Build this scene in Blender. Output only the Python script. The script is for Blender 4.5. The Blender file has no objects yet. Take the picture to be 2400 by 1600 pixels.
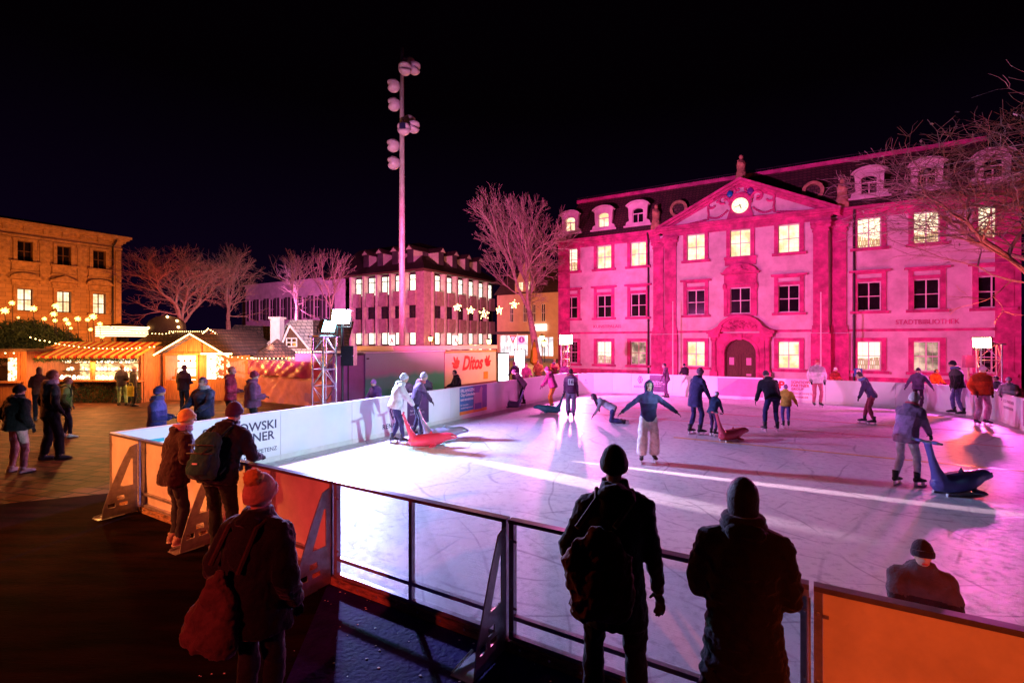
import bpy, bmesh, math, random
from mathutils import Vector, Matrix, Euler, noise
R = math.radians
V = Vector
random.seed(7)
scene = bpy.context.scene
COL = scene.collection
H = 2.5          # eye height of the photographer
F = 1153.0       # focal length in photograph pixels
def at(px, py, Y):           # a photograph pixel at a known depth
    return V(((px-1200)/F*Y, Y, H+(800-py)/F*Y))
def gx(px, Y, z=0):
    return V(((px-1200)/F*Y, Y, z))
D1 = V((.8587, -.5125, 0))   # direction of the rink's long front and of the palace front
D2 = V((.5125, .8587, 0))
A1 = math.atan2(D1.y, D1.x)
A2 = math.atan2(D2.y, D2.x)
RINK = V((-6.33, 7.78, 0))
RA, RB = 14.6, 19.6
def rk(a, b, z=0):
    return RINK + D1*a + D2*b + V((0, 0, z))

# ------------------------------------------------------------------ materials
def mat(name, col, rough=.6, metal=0, var=.25, scale=3., bump=.0, bscale=40., spec=.5, col2=None, stretch=None, emis=None, estr=0):
    m = bpy.data.materials.new(name); m.use_nodes = True
    nt = m.node_tree; b = nt.nodes['Principled BSDF']
    b.inputs['Roughness'].default_value = rough
    b.inputs['Metallic'].default_value = metal
    b.inputs['Specular IOR Level'].default_value = spec
    tc = nt.nodes.new('ShaderNodeTexCoord')
    src = tc.outputs['Object']
    if stretch:
        mp = nt.nodes.new('ShaderNodeMapping'); mp.inputs['Scale'].default_value = stretch
        nt.links.new(src, mp.inputs['Vector']); src = mp.outputs['Vector']
    n = nt.nodes.new('ShaderNodeTexNoise'); n.inputs['Scale'].default_value = scale
    n.inputs['Detail'].default_value = 6; n.inputs['Roughness'].default_value = .65
    nt.links.new(src, n.inputs['Vector'])
    r = nt.nodes.new('ShaderNodeValToRGB')
    c2 = col2 if col2 else tuple(c*(1-var) for c in col)
    r.color_ramp.elements[0].position = .35; r.color_ramp.elements[1].position = .65
    r.color_ramp.elements[0].color = (*c2, 1)
    r.color_ramp.elements[1].color = (*(min(1, c*(1+var*.5)) for c in col), 1)
    nt.links.new(n.outputs['Fac'], r.inputs['Fac'])
    nt.links.new(r.outputs['Color'], b.inputs['Base Color'])
    if bump:
        n2 = nt.nodes.new('ShaderNodeTexNoise'); n2.inputs['Scale'].default_value = bscale; n2.inputs['Detail'].default_value = 5
        nt.links.new(src, n2.inputs['Vector'])
        bp = nt.nodes.new('ShaderNodeBump'); bp.inputs['Strength'].default_value = bump; bp.inputs['Distance'].default_value = .02
        nt.links.new(n2.outputs['Fac'], bp.inputs['Height']); nt.links.new(bp.outputs['Normal'], b.inputs['Normal'])
    if emis:
        b.inputs['Emission Color'].default_value = (*emis, 1); b.inputs['Emission Strength'].default_value = estr
        m.cycles.emission_sampling = 'NONE'
    return m
def emit(name, col, strength, var=0., scale=4., sample=False, col2=None):
    m = bpy.data.materials.new(name); m.use_nodes = True
    nt = m.node_tree; nt.nodes.clear()
    o = nt.nodes.new('ShaderNodeOutputMaterial'); e = nt.nodes.new('ShaderNodeEmission')
    e.inputs['Strength'].default_value = strength; e.inputs['Color'].default_value = (*col, 1)
    if var:
        tc = nt.nodes.new('ShaderNodeTexCoord'); n = nt.nodes.new('ShaderNodeTexNoise'); n.inputs['Scale'].default_value = scale
        n.inputs['Detail'].default_value = 3
        nt.links.new(tc.outputs['Object'], n.inputs['Vector'])
        r = nt.nodes.new('ShaderNodeValToRGB'); r.color_ramp.elements[0].position = .4; r.color_ramp.elements[1].position = .6
        r.color_ramp.elements[0].color = (*(col2 if col2 else tuple(c*(1-var) for c in col)), 1); r.color_ramp.elements[1].color = (*col, 1)
        nt.links.new(n.outputs['Fac'], r.inputs['Fac']); nt.links.new(r.outputs['Color'], e.inputs['Color'])
    nt.links.new(e.outputs[0], o.inputs[0])
    m.cycles.emission_sampling = 'FRONT' if sample else 'NONE'
    return m
def brick_mat(name, c1, c2, mortar, bw, bh, ms=.01, rough=.75, bump=.5, offset=.5, noisev=.5, vertical=False):
    m = bpy.data.materials.new(name); m.use_nodes = True
    nt = m.node_tree; b = nt.nodes['Principled BSDF']; b.inputs['Roughness'].default_value = rough; b.inputs['Specular IOR Level'].default_value = .5 if vertical else .12
    tc = nt.nodes.new('ShaderNodeTexCoord'); br = nt.nodes.new('ShaderNodeTexBrick'); br.offset = offset
    src = tc.outputs['Object']
    if vertical:   # lay the courses on upright faces: (x+y, z)
        sx = nt.nodes.new('ShaderNodeSeparateXYZ'); nt.links.new(src, sx.inputs[0])
        ad = nt.nodes.new('ShaderNodeMath'); nt.links.new(sx.outputs[0], ad.inputs[0]); nt.links.new(sx.outputs[1], ad.inputs[1])
        cb = nt.nodes.new('ShaderNodeCombineXYZ'); nt.links.new(ad.outputs[0], cb.inputs[0]); nt.links.new(sx.outputs[2], cb.inputs[1])
        src = cb.outputs[0]
    nt.links.new(src, br.inputs['Vector'])
    br.inputs['Scale'].default_value = 1
    br.inputs['Color1'].default_value = (*c1, 1); br.inputs['Color2'].default_value = (*c2, 1); br.inputs['Mortar'].default_value = (*mortar, 1)
    br.inputs['Mortar Size'].default_value = ms; br.inputs['Brick Width'].default_value = bw; br.inputs['Row Height'].default_value = bh
    n = nt.nodes.new('ShaderNodeTexNoise'); n.inputs['Scale'].default_value = 2.3; n.inputs['Detail'].default_value = 8
    nt.links.new(tc.outputs['Object'], n.inputs['Vector'])
    mx = nt.nodes.new('ShaderNodeMix'); mx.data_type = 'RGBA'; mx.blend_type = 'MULTIPLY'; mx.inputs[0].default_value = noisev
    nt.links.new(br.outputs['Color'], mx.inputs[6]); nt.links.new(n.outputs['Fac'], mx.inputs[7])
    hs = nt.nodes.new('ShaderNodeHueSaturation'); hs.inputs['Saturation'].default_value = .95; hs.inputs['Value'].default_value = 1.45
    nt.links.new(mx.outputs[2], hs.inputs['Color']); nt.links.new(hs.outputs[0], b.inputs['Base Color'])
    bp = nt.nodes.new('ShaderNodeBump'); bp.inputs['Strength'].default_value = bump; bp.inputs['Distance'].default_value = .02 if vertical else .05
    iv = nt.nodes.new('ShaderNodeMath'); iv.operation = 'SUBTRACT'; iv.inputs[0].default_value = 1
    nt.links.new(br.outputs['Fac'], iv.inputs[1])
    ad2 = nt.nodes.new('ShaderNodeMath'); ad2.operation = 'MULTIPLY_ADD'; ad2.inputs[1].default_value = .6
    nt.links.new(n.outputs['Fac'], ad2.inputs[0]); nt.links.new(iv.outputs[0], ad2.inputs[2])
    nt.links.new(ad2.outputs[0], bp.inputs['Height']); nt.links.new(bp.outputs['Normal'], b.inputs['Normal'])
    return m
def clear_mat(name, tint=(1, 1, 1), gloss=.08, rough=.05):
    m = bpy.data.materials.new(name); m.use_nodes = True
    nt = m.node_tree; nt.nodes.clear()
    o = nt.nodes.new('ShaderNodeOutputMaterial'); t = nt.nodes.new('ShaderNodeBsdfTransparent'); g = nt.nodes.new('ShaderNodeBsdfGlossy')
    t.inputs[0].default_value = (*tint, 1); g.inputs['Roughness'].default_value = rough
    lw = nt.nodes.new('ShaderNodeLayerWeight'); lw.inputs[0].default_value = .3
    mu = nt.nodes.new('ShaderNodeMath'); mu.operation = 'MULTIPLY'; mu.inputs[1].default_value = gloss*3
    nt.links.new(lw.outputs['Fresnel'], mu.inputs[0])
    x = nt.nodes.new('ShaderNodeMixShader'); nt.links.new(mu.outputs[0], x.inputs[0])
    nt.links.new(t.outputs[0], x.inputs[1]); nt.links.new(g.outputs[0], x.inputs[2])
    tc = nt.nodes.new('ShaderNodeTexCoord'); n = nt.nodes.new('ShaderNodeTexNoise'); n.inputs['Scale'].default_value = 6; n.inputs['Detail'].default_value = 9; n.inputs['Roughness'].default_value = .75; nt.links.new(tc.outputs['Object'], n.inputs[0])   # smears and scratches
    r = nt.nodes.new('ShaderNodeMapRange'); r.inputs[1].default_value = .5; r.inputs[2].default_value = .8; r.inputs[3].default_value = .015; r.inputs[4].default_value = .16; nt.links.new(n.outputs['Fac'], r.inputs[0])
    d = nt.nodes.new('ShaderNodeBsdfDiffuse'); d.inputs[0].default_value = (.75, .75, .8, 1); y = nt.nodes.new('ShaderNodeMixShader'); nt.links.new(r.outputs[0], y.inputs[0]); nt.links.new(x.outputs[0], y.inputs[1]); nt.links.new(d.outputs[0], y.inputs[2]); nt.links.new(y.outputs[0], o.inputs[0])
    return m

# ------------------------------------------------------------------ objects
def tag(o, label=None, cat=None, group=None, kind=None):
    if label: o['label'] = label
    if cat: o['category'] = cat
    if group: o['group'] = group
    if kind: o['kind'] = kind
    return o
def empty(name, loc, rz=0, label=None, cat=None, group=None):
    o = bpy.data.objects.new(name, None); COL.objects.link(o)
    o.location = loc; o.rotation_euler = (0, 0, rz); o.empty_display_size = .2
    return tag(o, label, cat, group)
def link(name, me, m, parent=None, loc=None, rot=None):
    o = bpy.data.objects.new(name, me); COL.objects.link(o)
    if m:
        me.materials.clear(); me.materials.append(m)
    if parent: o.parent = parent
    if loc is not None: o.location = loc
    if rot is not None: o.rotation_euler = rot
    return o
def copy_tree(o, parent=None):
    c = o.copy(); COL.objects.link(c)
    if parent: c.parent = parent; c.matrix_parent_inverse = o.matrix_parent_inverse.copy()
    for ch in o.children: copy_tree(ch, c)
    return c
class MB:
    def __init__(s): s.bm = bmesh.new()
    def quad(s, *p):
        s.bm.faces.new([s.bm.verts.new(q) for q in p]); return s
    def box(s, x0, x1, y0, y1, z0, z1, M=None):
        c = [V((x, y, z)) for z in (z0, z1) for y in (y0, y1) for x in (x0, x1)]
        if M: c = [M @ q for q in c]
        v = [s.bm.verts.new(q) for q in c]
        for f in ((0, 2, 3, 1), (4, 5, 7, 6), (0, 1, 5, 4), (2, 6, 7, 3), (0, 4, 6, 2), (1, 3, 7, 5)):
            s.bm.faces.new([v[i] for i in f])
        return s
    def tube(s, pts, rad, n=8, cap=True):
        pts = [V(p) for p in pts]
        if not isinstance(rad, (list, tuple)): rad = [rad]*len(pts)
        rings = []; X = None
        for i, p in enumerate(pts):
            d = (pts[min(i+1, len(pts)-1)]-pts[max(i-1, 0)])
            if d.length < 1e-6: d = V((0, 0, 1))
            d.normalize()
            if X is None:
                X = d.orthogonal().normalized()
            else:
                X = (X-d*X.dot(d)); X = X.normalized() if X.length > 1e-5 else d.orthogonal().normalized()
            Y = d.cross(X)
            rings.append([s.bm.verts.new(p+(X*math.cos(2*math.pi*k/n)+Y*math.sin(2*math.pi*k/n))*rad[i]) for k in range(n)])
        for a, b in zip(rings, rings[1:]):
            for k in range(n): s.bm.faces.new((a[k], a[(k+1) % n], b[(k+1) % n], b[k]))
        if cap:
            s.bm.faces.new(rings[0][::-1]); s.bm.faces.new(rings[-1])
        return s
    def loft(s, rings, n=14, cap=True):   # rings: (centre, axis x, axis y, rx, ry)
        rr = []
        for c, ax, ay, rx, ry in rings:
            rr.append([s.bm.verts.new(V(c)+ax*(math.cos(2*math.pi*k/n)*rx)+ay*(math.sin(2*math.pi*k/n)*ry)) for k in range(n)])
        for a, b in zip(rr, rr[1:]):
            for k in range(n): s.bm.faces.new((a[k], a[(k+1) % n], b[(k+1) % n], b[k]))
        if cap:
            s.bm.faces.new(rr[0][::-1]); s.bm.faces.new(rr[-1])
        return s
    def lathe(s, prof, n=16, c=(0, 0, 0)):
        c = V(c)
        return s.loft([(c+V((0, 0, z)), V((1, 0, 0)), V((0, 1, 0)), r, r) for r, z in prof], n)
    def ball(s, c, r, sub=2, M=None):
        r = V(r) if isinstance(r, (tuple, list)) else V((r, r, r))
        T = Matrix.Translation(V(c)) @ (M.to_4x4() if M else Matrix.Identity(4)) @ Matrix.Diagonal((*r, 1))
        bmesh.ops.create_icosphere(s.bm, subdivisions=sub, radius=1, matrix=T)
        return s
    def cap(s, a, b, ra, rb=None, n=10):
        rb = ra if rb is None else rb
        s.tube([a, b], [ra, rb], n); s.ball(a, ra*.99, 2); s.ball(b, rb*.99, 2); return s
    def prism(s, poly, y0, y1):          # polygon in x,z extruded along y
        n = len(poly)
        a = [s.bm.verts.new((x, y0, z)) for x, z in poly]; b = [s.bm.verts.new((x, y1, z)) for x, z in poly]
        s.bm.faces.new(a); s.bm.faces.new(b[::-1])
        for k in range(n): s.bm.faces.new((a[k], b[k], b[(k+1) % n], a[(k+1) % n]))
        return s
    def wall(s, x0, x1, z0, z1, holes, y=0, depth=.25):   # front face at y, reveals going in
        xs = sorted({x0, x1, *[h[0] for h in holes], *[h[1] for h in holes]})
        zs = sorted({z0, z1, *[h[2] for h in holes], *[h[3] for h in holes]})
        xs = [x for x in xs if x0 <= x <= x1]; zs = [z for z in zs if z0 <= z <= z1]
        for i in range(len(xs)-1):
            for j in range(len(zs)-1):
                cx, cz = (xs[i]+xs[i+1])/2, (zs[j]+zs[j+1])/2
                if any(h[0] < cx < h[1] and h[2] < cz < h[3] for h in holes): continue
                s.quad((xs[i], y, zs[j]), (xs[i+1], y, zs[j]), (xs[i+1], y, zs[j+1]), (xs[i], y, zs[j+1]))
        for a, b, c, d in holes:
            e = y+depth
            s.quad((a, y, c), (a, e, c), (b, e, c), (b, y, c)); s.quad((a, y, d), (b, y, d), (b, e, d), (a, e, d))
            s.quad((a, y, c), (a, y, d), (a, e, d), (a, e, c)); s.quad((b, y, c), (b, e, c), (b, e, d), (b, y, d))
        return s
    def mesh(s, name='m', smooth=False, fix=True):
        if fix: bmesh.ops.recalc_face_normals(s.bm, faces=s.bm.faces)
        me = bpy.data.meshes.new(name); s.bm.to_mesh(me); s.bm.free()
        if smooth:
            for p in me.polygons: p.use_smooth = True
        return me
    def build(s, name, m, parent=None, smooth=False, loc=None, rot=None, fix=True):
        return link(name, s.mesh(name, smooth, fix), m, parent, loc, rot)
def evaluated_mesh(o):
    dg = bpy.context.evaluated_depsgraph_get()
    me = bpy.data.meshes.new_from_object(o.evaluated_get(dg)); d = o.data
    bpy.data.objects.remove(o)
    return me
CLOUD = bpy.data.textures.new('folds', 'CLOUDS'); CLOUD.noise_scale = .07; CLOUD.noise_depth = 2
CLOUD2 = bpy.data.textures.new('sags', 'CLOUDS'); CLOUD2.noise_scale = .26; CLOUD2.noise_depth = 1
def melt(mb, voxel, smooth=4, fold=0., scale=None):    # fuse overlapping volumes into one continuous skin
    bmesh.ops.recalc_face_normals(mb.bm, faces=mb.bm.faces)
    me = bpy.data.meshes.new('t'); mb.bm.to_mesh(me); mb.bm.free()
    o = bpy.data.objects.new('t', me); COL.objects.link(o)
    q = o.modifiers.new('r', 'REMESH'); q.mode = 'VOXEL'; q.voxel_size = voxel; q.use_smooth_shade = True
    if smooth:
        q = o.modifiers.new('s', 'SMOOTH'); q.iterations = smooth; q.factor = .5
    if fold:
        q = o.modifiers.new('d', 'DISPLACE'); q.texture = CLOUD; q.strength = fold*1.25; q.mid_level = .5; q.texture_coords = 'LOCAL'
        q = o.modifiers.new('d2', 'DISPLACE'); q.texture = CLOUD2; q.strength = fold*1.5; q.mid_level = .5; q.texture_coords = 'LOCAL'
    return evaluated_mesh(o)
def plate(outlines, thick):      # flat shape with holes, in x/z, thickness along y
    c = bpy.data.curves.new('t', 'CURVE'); c.dimensions = '2D'; c.fill_mode = 'BOTH'; c.extrude = thick/2
    for pts in outlines:
        sp = c.splines.new('POLY'); sp.points.add(len(pts)-1); sp.use_cyclic_u = True
        for q, (x, y) in zip(sp.points, pts): q.co = (x, y, 0, 1)
    o = bpy.data.objects.new('t', c); COL.objects.link(o)
    me = evaluated_mesh(o); me.transform(Matrix.Rotation(R(90), 4, 'X')); return me
def text(s, size, m, parent, x, y, z, align='LEFT', name='lettering', shear=0, bold=0, width=None, sp=1.0, thick=.004):
    c = bpy.data.curves.new('t', 'FONT'); c.body = s; c.size = size; c.extrude = thick/2; c.align_x = align; c.shear = shear; c.offset = bold; c.space_character = sp
    c.resolution_u = 3
    o = bpy.data.objects.new('t', c); COL.objects.link(o)
    me = evaluated_mesh(o)
    if width and me.vertices:
        xs = [v.co.x for v in me.vertices]; w = max(xs)-min(xs)
        me.transform(Matrix.Diagonal((width/w, 1, 1, 1)))
    me.transform(Matrix.Rotation(R(90), 4, 'X'))
    return link(name, me, m, parent, (x, y, z))
def arc(cx, cz, rx, rz, a0, a1, n):
    return [(cx+rx*math.cos(R(a0+(a1-a0)*i/n)), cz+rz*math.sin(R(a0+(a1-a0)*i/n))) for i in range(n+1)]
def lamp(kind, name, loc, col, power, parent=None, target=None, angle=None, blend=.5, radius=.1, scale=None):
    l = bpy.data.lights.new(name, kind); l.color = col; l.energy = power; l.shadow_soft_size = radius
    if kind == 'SPOT': l.spot_size = R(angle); l.spot_blend = blend
    o = bpy.data.objects.new(name, l); COL.objects.link(o); o.location = loc
    if target is not None: o.rotation_euler = (V(target)-V(loc)).to_track_quat('-Z', 'Y').to_euler()
    if scale: o.scale = scale
    if parent:
        o.parent = parent
        pm = Matrix.LocRotScale(parent.location, parent.rotation_euler, parent.scale)
        o.matrix_parent_inverse = pm.inverted()
    return o

# ------------------------------------------------------------------ shared materials
M = {}
M['plaster'] = mat('pale_plaster', (.66, .64, .64), .88, var=.26, scale=.9, bump=.35, bscale=18)
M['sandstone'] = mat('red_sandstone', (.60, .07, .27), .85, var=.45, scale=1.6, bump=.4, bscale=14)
M['goldstone'] = brick_mat('weathered_sandstone', (.42, .27, .15), (.30, .19, .10), (.12, .07, .04), 1.1, .42, .012, vertical=True, bump=.4)
M['goldtrim'] = mat('carved_sandstone', (.44, .29, .16), .85, var=.4, scale=3, bump=.4, bscale=12)
M['slate'] = brick_mat('dark_roof_tiles', (.10, .052, .045), (.06, .034, .03), (.008, .006, .006), .24, .2, .02, vertical=True, bump=.9)
M['slate2'] = brick_mat('brown_shingles', (.16, .08, .06), (.10, .05, .04), (.03, .02, .02), .22, .16, .02, vertical=True, bump=.9)
M['paleshingle'] = brick_mat('pale_shingles', (.62, .56, .5), (.5, .45, .4), (.2, .18, .17), .3, .2, .02, vertical=True, bump=.9)
M['bark'] = mat('tree_bark', (.40, .33, .29), .9, var=.4, scale=5, bump=.5, bscale=20)
M['white'] = mat('white_board', (.80, .80, .82), .35, var=.05, scale=1.2)
M['whitepaint'] = mat('white_paint', (.75, .73, .72), .5, var=.1, scale=4)
M['steel'] = mat('galvanised_steel', (.42, .42, .45), .38, .7, var=.3, scale=9, bump=.1)
M['alu'] = mat('aluminium_tube', (.72, .72, .75), .3, .85, var=.15, scale=8)
M['darkmetal'] = mat('dark_metal', (.03, .03, .035), .5, .4, var=.3, scale=6)
M['wood'] = mat('stall_boards', (.40, .15, .055), .65, var=.5, scale=4, stretch=(8, 8, .6), bump=.3)
M['darkwood'] = mat('dark_timber', (.10, .05, .03), .7, var=.5, scale=4, stretch=(8, 8, .7))
M['black'] = mat('black_plastic', (.012, .012, .014), .45, var=.3, scale=6)
M['lit'] = emit('lit_window', (1, .80, .50), 1.9, .5, 1.5, col2=(.75, .46, .22))
def shelf_lit(name, zc, top, base):
    m = emit(name, (1, .8, .5), 2.0); nt = m.node_tree; e = [n for n in nt.nodes if n.bl_idname == 'ShaderNodeEmission'][0]
    tc = nt.nodes.new('ShaderNodeTexCoord'); sx = nt.nodes.new('ShaderNodeSeparateXYZ'); nt.links.new(tc.outputs['Object'], sx.inputs[0])
    cb = nt.nodes.new('ShaderNodeCombineXYZ'); nt.links.new(sx.outputs[0], cb.inputs[0]); nt.links.new(sx.outputs[2], cb.inputs[1])
    br = nt.nodes.new('ShaderNodeTexBrick'); br.inputs['Scale'].default_value = 1; br.inputs['Brick Width'].default_value = .09; br.inputs['Row Height'].default_value = .27; br.inputs['Mortar Size'].default_value = .02
    br.inputs['Color1'].default_value = (*base, 1); br.inputs['Color2'].default_value = (base[0]*.45, base[1]*.35, base[2]*.3, 1); br.inputs['Mortar'].default_value = (.3, .16, .07, 1); nt.links.new(cb.outputs[0], br.inputs[0])
    n = nt.nodes.new('ShaderNodeTexNoise'); n.inputs['Scale'].default_value = .9; nt.links.new(tc.outputs['Object'], n.inputs[0])
    ad = nt.nodes.new('ShaderNodeMath'); ad.operation = 'MULTIPLY_ADD'; ad.inputs[1].default_value = .9; nt.links.new(n.outputs['Fac'], ad.inputs[0]); nt.links.new(sx.outputs[2], ad.inputs[2])
    gt = nt.nodes.new('ShaderNodeMath'); gt.operation = 'GREATER_THAN'; gt.inputs[1].default_value = zc+.45; nt.links.new(ad.outputs[0], gt.inputs[0])
    mx = nt.nodes.new('ShaderNodeMix'); mx.data_type = 'RGBA'; nt.links.new(gt.outputs[0], mx.inputs[0]); nt.links.new(br.outputs[0], mx.inputs[6]); mx.inputs[7].default_value = (*top, 1); nt.links.new(mx.outputs[2], e.inputs[0]); return m
M['litshelf'] = shelf_lit('lit_library_window', 8.85, (1, .82, .55), (1, .78, .48))
M['litroom2'] = shelf_lit('lit_ground_floor_window', 1.45, (1, .74, .52), (.8, .55, .5))
M['litcool'] = emit('lit_office_window', (1, .87, .66), 2.6, .35, 1.8)
M['litroom'] = emit('dim_room_window', (1, .62, .48), 1.1, .8, 1.3)
M['darkglass'] = mat('dark_window_glass', (.012, .010, .014), .12, var=.5, scale=2)
M['bulb'] = emit('warm_bulb', (1, .62, .22), 14)
M['stars'] = emit('star_lamp', (1, .60, .12), 7)
M['clear'] = clear_mat('clear_acrylic', (.95, .95, .98), .09, .12)
M['bark_dark'] = mat('dark_bark', (.17, .13, .12), .9, var=.5, scale=5, bump=.5, bscale=20)
M['ink'] = mat('dark_ink', (.03, .02, .07), .5, var=.1)
M['redink'] = mat('red_ink', (.55, .01, .03), .5, var=.1)
# ------------------------------------------------------------------ ground, ice, sky
M['paving'] = brick_mat('stone_paving', (.16, .062, .042), (.045, .02, .016), (.005, .004, .004), .50, .28, .024, rough=.6, bump=1., noisev=.9)
g = MB(); g.quad((-300, -60, 0), (300, -60, 0), (300, 400, 0), (-300, 400, 0))
o = g.build('plaza_ground', M['paving'], rot=(0, 0, R(-14))); tag(o, kind='structure')
M['rubber'] = mat('wet_asphalt', (.011, .004, .004), .8, var=.6, scale=1.3, bump=.6, bscale=22, spec=.02, col2=(.001, .0007, .001), stretch=(.6, 3.5, 1))
g = MB(); pts = [(-16, 3.2), (-7.9, 7.55), (-6.55, 8.15), rk(0, -.02)[:2], rk(20, -.02)[:2], (20, -12), (-16, -12)]
vs = [g.bm.verts.new((p[0], p[1], .004)) for p in pts]; g.bm.faces.new(vs)
tag(g.build('asphalt_apron', M['rubber']), kind='structure')
M['lightpatch'] = mat('painted_violet_light', (.022, .007, .15), .6, var=.5, scale=2.5, bump=.5, bscale=25, spec=.04, col2=(.010, .004, .08))  # violet lamplight through the clear panels, painted as ground colour
g = MB(); g.bm.faces.new([g.bm.verts.new(rk(a, b, .008)) for a, b in ((5.2, -.06), (13, -.06), (13, -2.9), (7.6, -2.9))]); tag(g.build('violet_light_patch', M['lightpatch']), kind='structure')
# ice
def ice_material():
    m = bpy.data.materials.new('skated_ice'); m.use_nodes = True; nt = m.node_tree; b = nt.nodes['Principled BSDF']
    tc = nt.nodes.new('ShaderNodeTexCoord')
    def nz(scale, st, det=6, rot=0):
        mp = nt.nodes.new('ShaderNodeMapping'); mp.inputs['Scale'].default_value = st; mp.inputs['Rotation'].default_value = (0, 0, rot)
        n = nt.nodes.new('ShaderNodeTexNoise'); n.inputs['Scale'].default_value = scale; n.inputs['Detail'].default_value = det; n.inputs['Roughness'].default_value = .7
        nt.links.new(tc.outputs['Object'], mp.inputs[0]); nt.links.new(mp.outputs[0], n.inputs[0]); return n
    big = nz(.5, (1, 1, 1)); fine = nz(9, (1, 1, 1), 8); scr = nz(5, (1, 14, 1), 6, .5); scr2 = nz(4, (16, 1, 1), 6, .2)
    def ramp(n, p0, p1, c0, c1):
        r = nt.nodes.new('ShaderNodeValToRGB'); r.color_ramp.elements[0].position = p0; r.color_ramp.elements[1].position = p1
        r.color_ramp.elements[0].color = (*c0, 1); r.color_ramp.elements[1].color = (*c1, 1); nt.links.new(n.outputs['Fac'], r.inputs[0]); return r
    def mul(a, bb, f=1.):
        x = nt.nodes.new('ShaderNodeMix'); x.data_type = 'RGBA'; x.blend_type = 'MULTIPLY'; x.inputs[0].default_value = f
        nt.links.new(a.outputs[0 if a.bl_idname == 'ShaderNodeValToRGB' else 2], x.inputs[6]); nt.links.new(bb.outputs[0], x.inputs[7]); return x
    c = ramp(big, .3, .7, (.60, .60, .64), (.74, .74, .77))
    c = mul(c, ramp(fine, .33, .5, (.72, .70, .74), (1, 1, 1)))
    c = mul(c, ramp(scr, .30, .38, (.55, .50, .60), (1, 1, 1)), .9)
    c = mul(c, ramp(scr2, .28, .36, (.5, .45, .55), (1, 1, 1)), .6)
    for sc, off, rot in ((.26, 3., .3), (.30, 11., 1.9), (.5, 27., 1.0), (.4, 41., 2.6)):
        mp = nt.nodes.new('ShaderNodeMapping'); mp.inputs['Location'].default_value = (off, off*.7, 0); mp.inputs['Rotation'].default_value = (0, 0, rot); nt.links.new(tc.outputs['Object'], mp.inputs[0])
        wv = nt.nodes.new('ShaderNodeTexWave'); wv.wave_type = 'BANDS'; wv.inputs['Scale'].default_value = sc; wv.inputs['Distortion'].default_value = 14; wv.inputs['Detail'].default_value = 2.5; wv.inputs['Detail Scale'].default_value = .5; nt.links.new(mp.outputs[0], wv.inputs[0])
        mk = nt.nodes.new('ShaderNodeTexNoise'); mk.inputs['Scale'].default_value = .9; nt.links.new(mp.outputs[0], mk.inputs[0])
        ln = ramp(wv, .0, .006, (.5, .46, .56), (1, 1, 1)); x = nt.nodes.new('ShaderNodeMix'); x.data_type = 'RGBA'; mr = nt.nodes.new('ShaderNodeValToRGB'); mr.color_ramp.elements[0].position = .45; mr.color_ramp.elements[1].position = .6; nt.links.new(mk.outputs['Fac'], mr.inputs[0])
        nt.links.new(mr.outputs[0], x.inputs[0]); nt.links.new(ln.outputs[0], x.inputs[7]); x.inputs[6].default_value = (1, 1, 1, 1)
        y = nt.nodes.new('ShaderNodeMix'); y.data_type = 'RGBA'; y.blend_type = 'MULTIPLY'; y.inputs[0].default_value = .8; nt.links.new(c.outputs[2], y.inputs[6]); nt.links.new(x.outputs[2], y.inputs[7]); c = y
    c = mul(c, ramp(scr2, .28, .36, (.5, .45, .55), (1, 1, 1)), .6)
    nt.links.new(c.outputs[2], b.inputs['Base Color'])
    rr = ramp(fine, .35, .65, (.55, .55, .55), (.34, .34, .34)); nt.links.new(rr.outputs[0], b.inputs['Roughness'])
    bp = nt.nodes.new('ShaderNodeBump'); bp.inputs['Strength'].default_value = .22; bp.inputs['Distance'].default_value = .02
    nt.links.new(scr.outputs['Fac'], bp.inputs['Height'])
    bp2 = nt.nodes.new('ShaderNodeBump'); bp2.inputs['Strength'].default_value = .2; bp2.inputs['Distance'].default_value = .02
    nt.links.new(fine.outputs['Fac'], bp2.inputs['Height']); nt.links.new(bp.outputs[0], bp2.inputs['Normal'])
    nt.links.new(bp2.outputs[0], b.inputs['Normal'])
    return m
M['ice'] = ice_material()
def rounded(n=8, r=2.3, off=0.):
    P = [(0-off, 0-off), (RA+off, 0-off)]
    P += [(RA-r+(r+off)*math.cos(t), RB-r+(r+off)*math.sin(t)) for t in [i*math.pi/2/n for i in range(n+1)]]
    P += [(r+(r+off)*math.cos(t), RB-r+(r+off)*math.sin(t)) for t in [math.pi/2+i*math.pi/2/n for i in range(n+1)]]
    return P
g = MB(); vs = [g.bm.verts.new((a, b, .03)) for a, b in rounded(off=-.01)]; g.bm.faces.new(vs)
g.build('ice_surface', M['ice'], loc=RINK, rot=(0, 0, A1)); tag(bpy.data.objects['ice_surface'], kind='structure')
# faint red and yellow hockey markings in the ice
M['redline'] = mat('red_ice_paint', (.75, .06, .12), .3, var=.3, scale=5)
M['yelline'] = mat('yellow_ice_paint', (.75, .42, .05), .3, var=.3, scale=5)
g = MB(); g.box(0.3, RA-.3, 14.6, 14.68, .031, .034); g.box(1.5, RA-1, 12.4, 12.46, .031, .034)
tag(g.build('ice_marking', M['redline'], loc=RINK, rot=(0, 0, A1)), kind='structure')
g = MB(); g.box(6.5, 13.4, 9.55, 9.65, .031, .034)
tag(g.build('ice_stripe', M['yelline'], loc=RINK, rot=(0, 0, A1)), kind='structure')

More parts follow.
